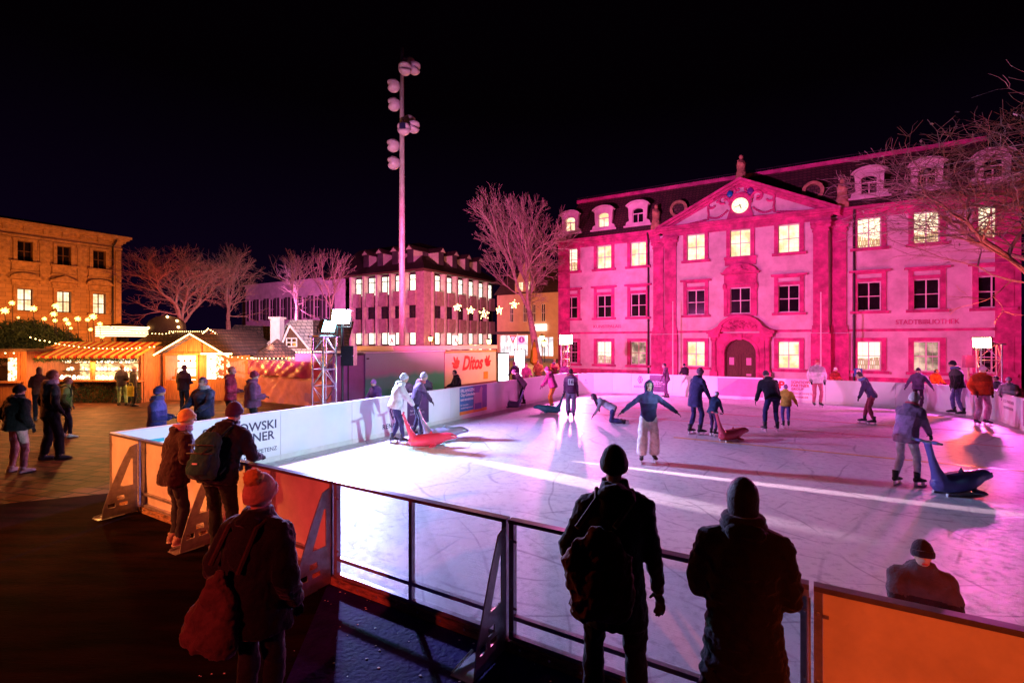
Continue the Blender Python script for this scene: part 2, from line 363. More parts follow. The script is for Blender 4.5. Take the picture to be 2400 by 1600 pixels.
# ------------------------------------------------------------------ barrier
BH = 1.06
M['capdark'] = mat('rail_cap', (.22, .20, .26), .3, .5, var=.3, scale=5)
M['framepaint'] = mat('grey_frame', (.46, .44, .50), .35, .6, var=.35, scale=8)
M['banner'] = mat('plastic_banner', (.80, .74, .68), .42, var=.28, scale=1.1, bump=.15, bscale=3)
M['plywood'] = mat('scuffed_plywood', (.36, .20, .10), .7, var=.7, scale=7, stretch=(1, 4, 4), col2=(.06, .035, .03))
def stabiliser(parent, x, y0=-.05, floor=True):
    tri = [(0, .02), (-.43, .02), (-.41, .16), (-.35, .36), (-.23, .68), (-.10, .97), (-.02, 1.0), (0, 1.0)]
    hole = [(-.055, .80), (-.055, .42), (-.22, .42), (-.20, .47), (-.08, .80)]
    slots = [[(-.16, .24), (-.16, .30), (-.25, .30), (-.25, .24)], [(-.27, .15), (-.27, .21), (-.36, .21), (-.36, .15)], [(-.12, .15), (-.12, .20), (-.22, .20), (-.22, .15)]]
    me = plate([tri, hole]+slots, .012)
    me.transform(Matrix.Rotation(R(90), 4, 'Z'))
    link('stabiliser', me, M['steel'], parent, (x, y0, 0))
    if floor:
        f = MB(); f.box(x-.19, x+.0, -.52, -.20, .006, .014); f.tube([(x-.185, -.5, .02), (x-.185, -.24, .05)], .012, 6)
        f.build('foot_plate', M['steel'], parent)
def front_panel(x0, ln, kind, label, brace=True, mid=True):
    p = empty('rink_barrier', rk(x0, 0), A1, label, 'barrier', 'barrier panels along the near side of the rink')
    e = .012
    f = MB(); f.box(e, e+.045, -.025, .025, .09, BH-.03); f.box(ln-e-.045, ln-e, -.025, .025, .09, BH-.03)
    if mid: f.box(ln/2-.02, ln/2+.02, -.022, .022, .12, BH-.03)
    f.box(e+.045, ln-e-.045, -.02, .02, .25, .285); f.box(e+.045, ln-e-.045, -.024, .024, .085, .12)
    for zz in (.88, .34):
        f.box(e+.045, e+.075, -.03, -.02, zz, zz+.02); f.box(ln-e-.075, ln-e-.045, -.03, -.02, zz, zz+.02)
    f.build('frame', M['framepaint'], p)
    c = MB(); c.box(e, ln-e, -.035, .035, BH-.03, BH); c.build('top_rail', M['capdark'], p)
    b = MB(); b.box(0, ln, -.05, .05, 0, .085); b.build('base_board', M['plywood'], p)
    bo = MB()
    for k in range(int(ln/.26)):
        bo.lathe([(.001, 0), (.014, 0), (.014, .012), (.001, .012)], 6, (0, 0, 0)) if False else bo.ball((.13+.26*k, -.052, .05), (.013, .007, .013), 1)
    for xx in (e+.022, ln-e-.022):
        for zz in (.16, .5, .9): bo.ball((xx, -.027, zz), (.011, .006, .011), 1)
    q = bo.build('bolt', M['alu'], p); q['kind'] = 'stuff'
    s = MB()
    if kind == 'clear':
        for a, bb in ((e+.045, ln/2-.02), (ln/2+.02, ln-e-.045)): s.quad((a, .012, .12), (bb, .012, .12), (bb, .012, BH-.03), (a, .012, BH-.03))
        s.build('clear_pane', M['clear'], p)
    else:
        s.box(e+.046, ln-e-.046, -.012 if not mid else .021, -.004 if not mid else .029, .121, BH-.031); s.build('banner_sheet', M['banner'], p)
    if brace: stabiliser(p, ln-.01)
    return p
PL = 2.108
s0 = -2.5*PL+6.14    # rink edge to first post
front_panel(-.02, 1.02, 'banner', 'half-width orange-lit barrier panel at the rink corner beside the cobbles', True, False)
front_panel(1.02, PL, 'banner', 'orange-lit banner barrier panel the beanie-and-backpack pair lean on')
front_panel(1.02+PL, PL, 'banner', 'red-lit banner barrier panel behind the pompom hat', True, True)
front_panel(1.02+2*PL, PL, 'clear', 'clear barrier panel with a stabiliser at each end, ice showing through')
front_panel(1.02+3*PL, PL, 'clear', 'clear barrier panel behind the two dark figures watching the ice')
front_panel(1.02+4*PL, PL, 'banner', 'orange banner barrier panel with a dark child behind its rail', True, False)

M['adblue'] = mat('blue_poster', (.0, .20, .46), .4, var=.15, scale=2)
M['adviolet'] = mat('violet_poster', (.12, .05, .30), .4, var=.35, scale=2)
M['addark'] = mat('dark_poster', (.05, .03, .10), .4, var=.5, scale=3)
M['adorange'] = mat('orange_strip', (.85, .30, .03), .4, var=.2)
M['adpink'] = mat('mauve_poster', (.46, .20, .36), .4, var=.15, scale=2)
M['adgrey'] = mat('grey_print', (.35, .30, .36), .5, var=.1)
M['adteal'] = mat('teal_print', (.02, .42, .50), .5, var=.1)
M['adwhite'] = mat('white_print', (.85, .85, .87), .5, var=.03)
M['joint'] = mat('panel_joint', (.16, .15, .18), .6, var=.1)
def board(origin, ang, ln, label, group, BH=1.06):
    p = empty('rink_board', origin, ang, label, 'rink board', group)
    b = MB(); b.box(.004, ln-.004, 0, .04, .14, BH-.025); b.build('board', M['white'], p)
    c = MB(); c.box(.002, ln-.002, -.012, .06, BH-.025, BH); c.build('top_rail', M['whitepaint'], p)
    k = MB(); k.box(.002, ln-.002, -.008, .04, 0.0, .14); k.build('kick_strip', M['whitepaint'], p)
    return p
def patch(p, m, x0, x1, z0, z1, name='poster', lift=.003):
    return MB().box(x0, x1, -lift, -.0005, z0, z1).build(name, m, p)
def ring_logo(p, m, x, z, h):     # a tall open lozenge drawn with two interlaced bands
    w = h*.38; t = h*.075
    def band(dx):
        o1 = [(x+dx, z+h/2), (x+dx+w*.62, z), (x+dx, z-h/2), (x+dx-w*.62, z)]
        o2 = [(x+dx, z+h/2-t*2.1), (x+dx+w*.62-t*1.25, z), (x+dx, z-h/2+t*2.1), (x+dx-w*.62+t*1.25, z)]
        return [o1, o2]
    for dx in (-w*.24, w*.24):
        me = plate(band(dx), .004); link('emblem', me, m, p, (0, -.002 if dx < 0 else -.0035, 0))
GL = 'advertising boards along the long side of the rink'
cuts = [0, .97, 2.91, 4.8, 6.72, 8.65, 10.66, 12.6, 14.5, RB-2.3]
labs = ['short white rink board at the rink corner with a tiny teal emblem',
        'white rink board half hidden behind the green backpack wearer',
        'white rink board lettered with large dark company lines ending in KOMPETENZ',
        'blank white rink board to the far side of the KOMPETENZ lettering',
        'rink board with a lozenge emblem and a dark poster behind the white-jacketed skater',
        'blank white rink board below the container mural',
        'rink board carrying a blue voucher poster with an orange foot',
        'blank pink-lit rink board behind the stooping child in black',
        'blank rink board near the skater with a number on the back']
labs[1], labs[2] = labs[2].replace('ending in KOMPETENZ', 'ending in KOMPETENZ and DE'), labs[3]
labs[3] = 'blank white rink board with the shadows of standing people on it'
labs[2] = 'blank white rink board just beyond the KOMPETENZ lettering'
bd = []
for i in range(9):
    bd.append(board(rk(0, cuts[i]), A2, cuts[i+1]-cuts[i], labs[i], GL))
p = bd[0]
patch(p, M['adteal'], .46, .74, .80, .86, 'emblem'); text('zapf', .09, M['adgrey'], p, .5, -.004, .72); 
p = bd[1]
text('SONTOWSKI', .25, M['ink'], p, 1.86, -.004, .72, 'RIGHT', bold=.003); text('PARTNER', .25, M['ink'], p, 1.80, -.004, .50, 'RIGHT', bold=.003)
text('40 JAHRE IMMOBILIENKOMPETENZ', .115, M['ink'], p, 1.86, -.004, .26, 'RIGHT'); text('WWW.SONTOWSKI.DE', .10, M['ink'], p, 1.28, -.004, .16, 'RIGHT', bold=.002)
p = bd[4]
p4w = cuts[5]-cuts[4]
p = bd[3]
ring_logo(p, M['ink'], 1.42, .66, .52); text('RENAULT', .17, M['ink'], p, 1.40, -.004, .22, 'CENTER', sp=1.15, bold=.002)
p = bd[4]
patch(p, M['addark'], .0, .9, .16, BH-.05); text('Auto-Kreuzer', .085, M['adgrey'], p, .1, -.006, .55); text('GmbH & Co. KG', .085, M['adgrey'], p, .1, -.006, .45)
p = bd[5]
w = cuts[6]-cuts[5]
q = patch(p, M['adblue'], .46, w, .26, BH-.03); patch(p, M['adviolet'], 1.2, w, .26, BH-.03, lift=.005); patch(p, M['adorange'], .46, w, .155, .26, 'poster_strip')
patch(p, M['adpink'], 1.24, 1.72, .24, .80, 'poster_card', lift=.007); patch(p, M['adviolet'], 1.28, 1.68, .25, .45, 'poster_picture', lift=.009)
MB().prism([(1.56, .80), (1.72, .80), (1.74, .92), (1.66, 1.0), (1.56, .88)], -.008, -.006).build('poster_picture', M['adpink'], p)
text('ERLANGEN', .15, M['adwhite'], p, .5, -.006, .87, bold=.003); text('City-Gutschein', .14, M['adwhite'], p, .5, -.011, .74, bold=.003, width=.78)
text('KEINE GESCHENKIDEE?', .085, M['adwhite'], p, .5, -.006, .60, bold=.002, width=.70); text('Ein Gutschein -', .075, M['adwhite'], p, .5, -.006, .44); text('100.000 Möglichkeiten!', .075, M['adwhite'], p, .5, -.006, .34, width=.66)
# rounded corners: short boards on the arc
def corner(c0, c1, a0, a1, labels, r=2.3, n=4):
    out = []
    for i in range(n):
        t0, t1 = a0+(a1-a0)*i/n, a0+(a1-a0)*(i+1)/n
        P = rk(c0+r*math.cos(t0), c1+r*math.sin(t0)); Q = rk(c0+r*math.cos(t1), c1+r*math.sin(t1))
        d = Q-P
        out.append(board(P, math.atan2(d.y, d.x), d.length, labels[i], 'narrow boards round the far corners of the rink', .98))
    return out
co = corner(2.3, RB-2.3, math.pi, math.pi/2, ['narrow corner board with a mauve poster next to the purple-jacket skater', 'narrow corner board with a tiny grey emblem in the far corner',
    'narrow blank corner board in front of the slim lamp tower', 'narrow blank corner board where the far row begins'])
patch(co[0], M['adpink'], .30, .86, .2, .92); text('A', .16, M['adgrey'], co[1], .42, -.004, .6, 'CENTER'); text('LOTTER', .06, M['adgrey'], co[1], .42, -.004, .5, 'CENTER')
fl = [2.3, 3.55, 5.0, 6.3, 8.2, 9.9, 11.5]
fl = [2.3, 4.2, 6.1, 8.05, 10.1, RA-2.3]
fb = ['far rink board with a dark lozenge emblem and a dark text poster', 'blank far rink board behind the hooded adult with a child',
      'far rink board with a mauve poster split by a diagonal', 'far rink board with large red lettering behind the pale-skirted skater', 'blank far rink board behind the hunched skater in a dark top']
FB = [board(rk(fl[i], RB), A1, fl[i+1]-fl[i], fb[i], 'boards along the palace side of the rink', .98) for i in range(5)]
p = FB[0]
ring_logo(p, M['ink'], .42, .70, .40); text('RENAULT', .125, M['ink'], p, .42, -.004, .32, 'CENTER', sp=1.15, bold=.002)
patch(p, M['addark'], .86, 1.68, .16, .94); text('Auto-Kreuzer', .095, M['adwhite'], p, .92, -.006, .60, bold=.001); text('GmbH & Co. KG', .095, M['adwhite'], p, .92, -.006, .51, bold=.001); text('91 Jahre in Erlangen', .06, M['adwhite'], p, .92, -.006, .42)
p = FB[2]
patch(p, M['adpink'], .03, 1.80, .16, .92)
MB().prism([(.04, .30), (.04, .90), (.85, .90)], -.006, -.004).build('poster_shape', M['adgrey'], p)
p = FB[3]
text('SP', .42, M['redink'], p, .22, -.005, .58, bold=.015, name='emblem'); text('SONTOWSKI', .15, M['redink'], p, .86, -.004, .80, bold=.003); text('PARTNER', .15, M['redink'], p, .86, -.004, .66, bold=.003)
text('GROUP', .13, M['redink'], p, .86, -.004, .53, bold=.002); text('40 JAHRE IMMOBILIENKOMPETENZ', .10, M['redink'], p, .16, -.004, .36, width=1.6); text('WWW.SONTOWSKI.DE', .09, M['redink'], p, .5, -.004, .22, bold=.002)
cr = corner(RA-2.3, RB-2.3, math.pi/2, 0, ['narrow blank corner board behind the skater in dark leggings', 'narrow corner board by the skater with a dark helmet', 'narrow corner board with a pale vertical joint', 'narrow corner board where the ad row towards the lamp tower begins'])
rb = [RB-2.3, 15.6, 13.95, 12.3, 10.6, 8.9]
rl = ['rink board lettered PARTNER STEUERBERATER behind the man in black', 'rink board with red and blue posters between the two men', 'rink board with red letters io behind the orange jacket', 'rink board with a red blob and blue figures poster', 'blank rink board past the blue figures poster']
RBD = [board(rk(RA, rb[i]), A1-math.pi/2+math.pi/2-R(90), rb[i]-rb[i+1], rl[i], 'boards along the short side under the tree', .92) for i in range(5)]
text('ECK+PARTNER', .13, M['adgrey'], RBD[0], .2, -.004, .66); text('STEUERBERATER', .11, M['adgrey'], RBD[0], .2, -.004, .48)
patch(RBD[1], M['adpink'], .05, .7, .16, .87); patch(RBD[1], M['redline'], .15, .55, .4, .85, lift=.006, name='poster_shape'); patch(RBD[1], M['adviolet'], .85, 1.15, .16, .86); patch(RBD[1], M['redline'], .72, .84, .16, .86)
text('studio', .3, M['redink'], RBD[2], 1.45, -.004, .5, 'RIGHT', bold=.006)
patch(RBD[3], M['adpink'], .05, 1.6, .16, .87); MB().prism([(.1, .85), (.1, .3), (.45, .25), (.7, .45), (.55, .75), (.35, .86)], -.006, -.004).build('poster_shape', M['redline'], RBD[3])
MB().prism([(.55, .86), (1.55, .86), (1.5, .78), (1.15, .74), (1.1, .3), (.85, .3), (.8, .7)], -.007, -.005).build('poster_shape', M['adviolet'], RBD[3])
patch(RBD[3], M['adwhite'], .95, 1.2, .64, .78, lift=.010, name='poster_card'); patch(RBD[3], M['adwhite'], 1.25, 1.5, .58, .72, lift=.010, name='poster_card'); patch(RBD[3], M['adgrey'], 1.18, 1.5, .2, .55, lift=.009, name='poster_picture')
random.seed(77); g = MB()
for k in range(150):
    a, b = random.uniform(5.4, 11), -random.random()**1.6*1.5-.08; c = rk(a, b, .012); r = random.uniform(.002, .007); g.ball(c, (r*2, r*1.4, r*.5), 1)
tag(g.build('ice_shavings', M['adwhite'], None), kind='stuff')
# ------------------------------------------------------------------ buildings
def window(p, x, z0, z1, w, y, pane, fm=None, cols=2, rows=2, bars=True, bw=.05):
    """one window: the bars as the part, its glass as a sub-part"""
    f = MB(); d = .06
    f.box(x-w/2, x-w/2+bw, y-d, y, z0, z1); f.box(x+w/2-bw, x+w/2, y-d, y, z0, z1)
    f.box(x-w/2+bw, x+w/2-bw, y-d, y, z0, z0+bw); f.box(x-w/2+bw, x+w/2-bw, y-d, y, z1-bw, z1)
    for k in range(1, cols): f.box(x-w/2+w*k/cols-bw*.6, x-w/2+w*k/cols+bw*.6, y-d-.004, y-.002, z0+bw, z1-bw)
    for k in range(1, rows): f.box(x-w/2+bw, x+w/2-bw, y-d+.004, y-.004, z0+(z1-z0)*k/rows-bw*.5, z0+(z1-z0)*k/rows+bw*.5)
    if bars:
        t = .0045
        for k in (1, 3): f.box(x-w/2+w*k/4-t, x-w/2+w*k/4+t, y-d+.02, y-.006, z0+bw, z1-bw)
        n = 6
        for k in range(1, n):
            if k*2 != n: f.box(x-w/2+bw, x+w/2-bw, y-d+.024, y-.008, z0+(z1-z0)*k/n-t, z0+(z1-z0)*k/n+t)
    o = f.build('window', fm or M['whitepaint'], p)
    MB().quad((x-w/2, y-.01, z0), (x+w/2, y-.01, z0), (x+w/2, y-.01, z1), (x-w/2, y-.01, z1)).build('pane', pane, o)
    return o

# ---- the palace
PAL = V((10.02, 36.7, 0)); CX = 6.45; WL, WR = -7.2, 20.1; EA = 10.25
pal = empty('palace', PAL, A1, 'three-storey baroque palace with clock pediment glowing magenta behind the rink', 'palace')
WX = [-6.12, -3.29, -.6, 3.62, CX, 9.28, 13.5, 16.2, 19.0]
wl = [-6.12, -3.29, -.6]; wr = [13.5, 16.2, 19.0]; wc = [3.62, 9.28]
Z2, Z1, Z0 = (8.2, 9.98), (4.38, 6.1), (.77, 2.5)
def holes(xs, w=1.18): return [(x-w/2, x+w/2, a, b) for x in xs for a, b in (Z0, Z1, Z2)]
PR = -.55      # front of the projecting middle
m = MB()
m.wall(WL, 1.45, 0, EA, holes(wl)); m.wall(11.45, WR, 0, EA, holes(wr))
hc = holes(wc)+[(CX-.62, CX+.62, *Z1), (CX-.62, CX+.62, *Z2)]
m.wall(1.45, 11.45, 0, EA, hc+[(CX-.95, CX+.95, 0, 2.64)], y=PR)
m.quad((1.45, PR, 0), (1.45, 0, 0), (1.45, 0, EA), (1.45, PR, EA)); m.quad((11.45, PR, 0), (11.45, 0, 0), (11.45, 0, EA), (11.45, PR, EA))
m.quad((WL, 0, 0), (WL, 12, 0), (WL, 12, EA), (WL, 0, EA)); m.quad((WR, 0, 0), (WR, 12, 0), (WR, 12, EA), (WR, 0, EA)); m.quad((WL, 12, 0), (WR, 12, 0), (WR, 12, EA), (WL, 12, EA))
m.build('wall', M['plaster'], pal, fix=False)
# corner strips and string course
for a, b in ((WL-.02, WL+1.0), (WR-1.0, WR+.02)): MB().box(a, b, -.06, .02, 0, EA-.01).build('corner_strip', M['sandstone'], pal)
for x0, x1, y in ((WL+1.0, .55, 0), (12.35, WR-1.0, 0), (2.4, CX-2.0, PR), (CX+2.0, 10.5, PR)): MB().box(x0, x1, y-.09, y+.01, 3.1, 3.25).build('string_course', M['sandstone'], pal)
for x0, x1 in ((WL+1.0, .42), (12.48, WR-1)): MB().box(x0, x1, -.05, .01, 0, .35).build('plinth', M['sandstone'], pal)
# cornices
def cornice(mb, x0, x1, y, ret=True):
    for k, (d, a, b) in enumerate(((.08, EA-.25, EA), (.18, EA, EA+.14), (.34, EA+.14, EA+.27), (.46, EA+.27, EA+.42))):
        mb.box(x0-(d if ret else 0), x1+(d if ret else 0), y-d, y+.3, a, b)
m = MB(); cornice(m, WL, 1.0, 0, False); m.build('cornice', M['sandstone'], pal); m = MB(); cornice(m, 11.9, WR, 0, False); m.build('cornice', M['sandstone'], pal)
m = MB(); cornice(m, 1.45, 11.45, PR); m.build('cornice', M['sandstone'], pal)
# giant pilasters, two steps each side
def pilaster(x0, x1, y, base):
    m = MB(); m.box(x0, x1, y-.16, y+.02, 3.3, EA-.95)
    m.box(x0-.07, x1+.07, y-.24, y+.02, 3.05, 3.32); m.box(x0-.12, x1+.12, y-.28, y+.02, 0, 3.0)
    m.box(x0-.05, x1+.05, y-.2, y+.02, 3.32, 3.5)
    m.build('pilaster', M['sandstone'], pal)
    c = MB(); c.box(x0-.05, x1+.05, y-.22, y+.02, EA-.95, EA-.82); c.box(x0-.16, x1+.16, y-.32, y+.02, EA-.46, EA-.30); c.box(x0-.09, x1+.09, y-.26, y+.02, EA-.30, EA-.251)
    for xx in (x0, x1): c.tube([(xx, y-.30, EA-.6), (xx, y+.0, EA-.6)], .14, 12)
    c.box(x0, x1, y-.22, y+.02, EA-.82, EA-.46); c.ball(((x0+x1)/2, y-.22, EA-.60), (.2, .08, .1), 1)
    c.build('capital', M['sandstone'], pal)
pilaster(1.5, 2.3, PR, 0); pilaster(10.6, 11.4, PR, 0); pilaster(.55, 1.3, 0, 0); pilaster(11.6, 12.35, 0, 0)
# window surrounds
def surround(x, z0, z1, w, y, style):
    m = MB(); t = .24
    m.box(x-w/2-t, x-w/2, y-.1, y+.06, z0-.02, z1+.02); m.box(x+w/2, x+w/2+t, y-.1, y+.06, z0-.02, z1+.02)
    m.box(x-w/2-t, x+w/2+t, y-.104, y+.05, z1+.02, z1+.22); m.box(x-w/2-t-.12, x+w/2+t+.12, y-.24, y+.05, z0-.2, z0-.04)
    if style == 1:      # straight hood over the first floor
        m.box(x-w/2-t, x-w/2-.02, y-.09, y+.05, z1+.22, z1+.48); m.box(x+w/2+.02, x+w/2+t, y-.09, y+.05, z1+.22, z1+.48)
        m.box(x-w/2-t, x+w/2+t, y-.13, y+.05, z1+.48, z1+.58); m.box(x-w/2-t-.18, x+w/2+t+.18, y-.3, y+.05, z1+.58, z1+.70)
    if style == 2:
        m.box(x-w/2-t-.05, x+w/2+t+.05, y-.12, y+.04, z1+.22, z1+.3)
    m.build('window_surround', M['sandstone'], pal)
lit2 = M['lit']
for x in WX:
    y = PR if 2 < x < 11 else 0
    w = 1.24 if x == CX else 1.18
    surround(x, *Z2, w, y, 2); window(pal, x, *Z2, w, y+.2, M['litshelf'] if x > 13 or x < -4 else lit2)
    surround(x, *Z1, w, y, 0 if x == CX else 1); window(pal, x, *Z1, w, y+.2, M['darkglass'], bars=False)
    if x != CX:
        surround(x, *Z0, w, y, 0)
        window(pal, x, *Z0, w, y+.2, {3.62: M['lit'], 9.28: M['lit'], -3.29: M['litroom2'], -.6: M['litroom'], 13.5: M['litroom2'], 16.2: M['litroom']}.get(x, M['darkglass']))
# central first-floor window: curved pediment and apron
m = MB()
m.prism([(CX-1.12, 7.0), (CX+1.12, 7.0), (CX+1.22, 7.12)]+arc(CX, 7.05, 1.05, .62, 8, 172, 12)+[(CX-1.22, 7.12)], PR-.36, PR+.02)
m.prism(arc(CX, 7.06, .8, .40, 5, 175, 10), PR-.40, PR-.35)
m.box(CX-1.0, CX+1.0, PR-.14, PR+.02, 6.34, 7.0); m.box(CX-.95, CX+.95, PR-.12, PR+.02, 7.6, 8.0)
for s in (-1, 1): m.ball((CX+s*.95, PR-.1, 6.2), (.14, .12, .26), 2); m.box(CX+s*.9-.11, CX+s*.9+.11, PR-.16, PR+.02, 4.2, 6.0)
for k in range(7): m.ball((CX-.45+.15*k, PR-.42, 7.18+.12*math.sin(k*.52)), (.09, .06, .09), 1)
m.ball((CX, PR-.44, 7.34), (.16, .08, .22), 2)
m.build('curved_pediment', M['sandstone'], pal, smooth=False)
# the portal: half columns, curved broken pediment with carving, arched door
m = MB()
ar = arc(CX, 1.72, .95, .92, 0, 180, 16)
m.prism([(CX-1.45, 0), (CX-1.45, 3.05), (CX+1.45, 3.05), (CX+1.45, 0), (CX+.95, 0)]+ar+[(CX-.95, 0)], PR-.22, PR+.02)
m.prism([(CX-.98, 0), (CX-1.14, 0), (CX-1.14, 1.72)]+arc(CX, 1.72, 1.14, 1.10, 180, 0, 14)+[(CX+1.14, 0), (CX+.98, 0)]+arc(CX, 1.72, .98, .95, 0, 180, 14), PR-.30, PR-.21)
m.box(CX-.13, CX+.13, PR-.36, PR-.2, 2.6, 3.0)
for s in (-1, 1):
    x = CX+s*1.62
    m.box(x-.24, x+.24, PR-.5, PR+.02, 0, .5); m.lathe([(.17, .5), (.19, .6), (.16, .7), (.15, 2.5), (.17, 2.55), (.22, 2.62), (.2, 2.72), (.25, 2.8)], 12, (x, PR-.24, 0))
    m.box(x-.32, x+.32, PR-.52, PR+.02, 2.8, 3.02); m.box(x-.42, x+.42, PR-.66, PR+.02, 3.02, 3.16)
    m.prism([(CX+s*2.0, 3.16), (CX+s*1.2, 3.16), (CX+s*1.05, 3.5), (CX+s*1.3, 3.55), (CX+s*1.7, 3.3), (CX+s*2.05, 3.22)], PR-.62, PR+.02)
m.prism([(CX-1.3, 3.16), (CX+1.3, 3.16)]+arc(CX, 3.16, 1.3, .98, 0, 180, 16)[1:-1], PR-.38, PR+.02)
m.prism(arc(CX, 3.2, 1.42, 1.06, 4, 176, 16)+arc(CX, 3.2, 1.22, .86, 176, 4, 16), PR-.56, PR-.30)
m.box(CX-.75, CX+.75, PR-.12, PR+.02, 4.1, 4.2)
m.build('portal', M['sandstone'], pal)
random.seed(11)
m = MB()
for k in range(46):
    a = random.uniform(10, 170); r = random.uniform(.2, 1); x = CX+1.05*r*math.cos(R(a)); z = 3.24+.68*r*math.sin(R(a))
    m.ball((x, PR-.40, z), (random.uniform(.05, .13), .06, random.uniform(.05, .1)), 1)
m.build('carving', M['sandstone'], pal, smooth=True)
d = MB()
d.prism([(CX-.95, 0), (CX+.95, 0)]+[(q[0], q[1]) for q in ar], PR+.24, PR+.3)
for s in (-1, 1):
    for z0, z1 in ((.15, .6), (.75, 1.55)):
        d.box(CX+s*.47-.34, CX+s*.47+.34, PR+.20, PR+.245, z0, z1); d.box(CX+s*.47-.27, CX+s*.47+.27, PR+.18, PR+.205, z0+.07, z1-.07)
d.box(CX-.95, CX+.95, PR+.16, PR+.245, 1.66, 1.76); d.box(CX-.03, CX+.03, PR+.17, PR+.25, 0, 1.66)
do = d.build('door', M['darkwood'], pal)
for x, z0, z1 in ((CX-.55, .92, 1.42), (CX+.5, .92, 1.40), (CX+.5, .2, .34)): MB().box(x-.15, x+.15, PR+.17, PR+.179, z0, z1).build('notice', M['adpink'], do)
# main pediment
PB, PT, PH = EA+.42, 13.38, 5.55
m = MB()
m.prism([(CX-PH+.3, PB), (CX+PH-.3, PB), (CX, PT-.3)], PR-.02, PR+.5); m.build('tympanum', M['plaster'], pal)
m = MB()
for s in (-1, 1):
    for d_, t0, t1 in ((.10, .30, .46), (.26, .15, .32), (.46, .0, .17)):
        ux, uz = PH, PT-PB; L = math.hypot(ux, uz); nx, nz = uz/L, ux/L
        def pt(x, off): return (CX+s*(x-0), PB+(PT-PB)*(1-x/PH)-off*1.12)
        e = PH
        poly = [pt(0, t0), pt(e, t0), pt(e*(1-.001), t0+.01 if t0 else .02), pt(e-(t1)*e/(PT-PB), t1) if False else pt(e, t1), pt(0, t1)]
        poly = [pt(0, t0), pt(e, t0), pt(e, t1), pt(0, t1)]
        m.prism(poly if s > 0 else poly[::-1], PR-d_, PR+(.9 if t0 == 0 else .02))
m.build('raking_cornice', M['sandstone'], pal)
# stucco relief round the clock
random.seed(5)
m = MB()
def scroll(cx, cz, r, a0, a1, t, sx=1):
    t *= 1.25; m.tube([(cx+sx*r*(1-.5*i/12)*math.cos(R(a0+(a1-a0)*i/12)), PR-.08, cz+r*(1-.5*i/12)*math.sin(R(a0+(a1-a0)*i/12))) for i in range(13)], [t*(1-.03*i) for i in range(13)], 7)
for s in (-1, 1):
    scroll(CX+s*1.05, 12.05, .38, 200, -120, .09, s); scroll(CX+s*1.75, 11.85, .34, 120, -160, .09, s)
    scroll(CX+s*.55, 12.55, .36, 30, 260, .09, s)
    for k in range(9): m.ball((CX+s*(2.0+.02*math.sin(k)), PR-.06, 11.7-.1*k), (.09, .06, .07), 1)
    for k in range(11):
        t = k/10; m.ball((CX+s*(1.9-1.1*t), PR-.06, 11.02-.22*math.sin(t*math.pi)+.30*t), (.09, .07, .08), 1)
    for k in range(9): m.ball((CX+s*(2.2+.16*k), PR-.06, 10.86-.015*k), (.12, .06, .09-.006*k), 1)
    for k in range(8): m.ball((CX+s*random.uniform(.4, 1.5), PR-.07, 12.2+random.uniform(-.25, .35)), (.13, .08, .1), 1)
for k in range(9): m.ball((CX+random.uniform(-.4, .4), PR-.08, 12.75+random.uniform(-.2, .22)), (.12, .08, .1), 1)
m.build('stucco_relief', M['sandstone'], pal, smooth=True)
m = MB(); m.prism([(CX-.85, PB+.02), (CX+.85, PB+.02), (CX+.62, 11.4)]+arc(CX, 11.65, .66, .74, 0, 180, 16)+[(CX-.62, 11.4)], PR-.14, PR-.01)
m.prism(arc(CX, 11.65, .72, .78, 0, 180, 14)+arc(CX, 11.65, .58, .63, 180, 0, 14), PR-.22, PR-.13)
ck = m.build('clock', M['sandstone'], pal)
M['clockface'] = emit('clock_face', (1, .86, .52), 1.9)
MB().lathe([(.001, -.02), (.5, -.02), (.5, .02), (.001, .02)], 36).build('clock_face', M['clockface'], ck, loc=(CX, PR-.18, 11.55), rot=(R(90), 0, 0))
m = MB()
for k in range(12):
    a = R(30*k); T = Matrix.Translation((CX, PR-.206, 11.55)) @ Matrix.Rotation(a, 4, 'Y'); m.box(-.014, .014, -.003, .003, .38, .46, T)
for a, l, w in ((R(160), .25, .03), (R(-105), .38, .02)):
    T = Matrix.Translation((CX, PR-.212, 11.55)) @ Matrix.Rotation(a, 4, 'Y'); m.box(-w, w, -.003, .003, -.08, l, T)
m.lathe([(.52, -.02), (.5, .03), (.47, .03)], 36, (0, 0, 0)) if False else None
m.build('clock_hands', M['ink'], ck)
for s, c in ((-1, 'adblue'), (1, 'adviolet')):
    MB().ball((CX+s*.62, PR-.16, 12.42), (.2, .07, .24), 2).build('coat_of_arms', M[c], pal, smooth=True)
# roof: steep lower slope, pale fascia, low upper slope
RZ0, RZ1, RY1 = EA+.42, 14.05, 1.55
m = MB()
def roofq(x0, x1):
    m.quad((x0, -.40, RZ0), (x1, -.40, RZ0), (x1, RY1, RZ1), (x0, RY1, RZ1))
m.quad((WL-.3, -.40, RZ0), (WR+.3, -.40, RZ0), (WR-1.2, RY1, RZ1), (WL+1.2, RY1, RZ1))
m.quad((WL-.3, -.40, RZ0), (WL+1.2, RY1, RZ1), (WL+1.2, 10.5, RZ1), (WL-.3, 12.4, RZ0)); m.quad((WR+.3, -.40, RZ0), (WR-1.2, RY1, RZ1), (WR-1.2, 10.5, RZ1), (WR+.3, 12.4, RZ0))
m.quad((WL+1.2, RY1, RZ1+.2), (WR-1.2, RY1, RZ1+.2), (WR-4, 6, RZ1+1.3), (WL+4, 6, RZ1+1.3)); m.quad((WL+1.2, RY1, RZ1+.2), (WL+4, 6, RZ1+1.3), (WL+1.2, 10.5, RZ1+.2)); m.quad((WR-1.2, RY1, RZ1+.2), (WR-4, 6, RZ1+1.3), (WR-1.2, 10.5, RZ1+.2))
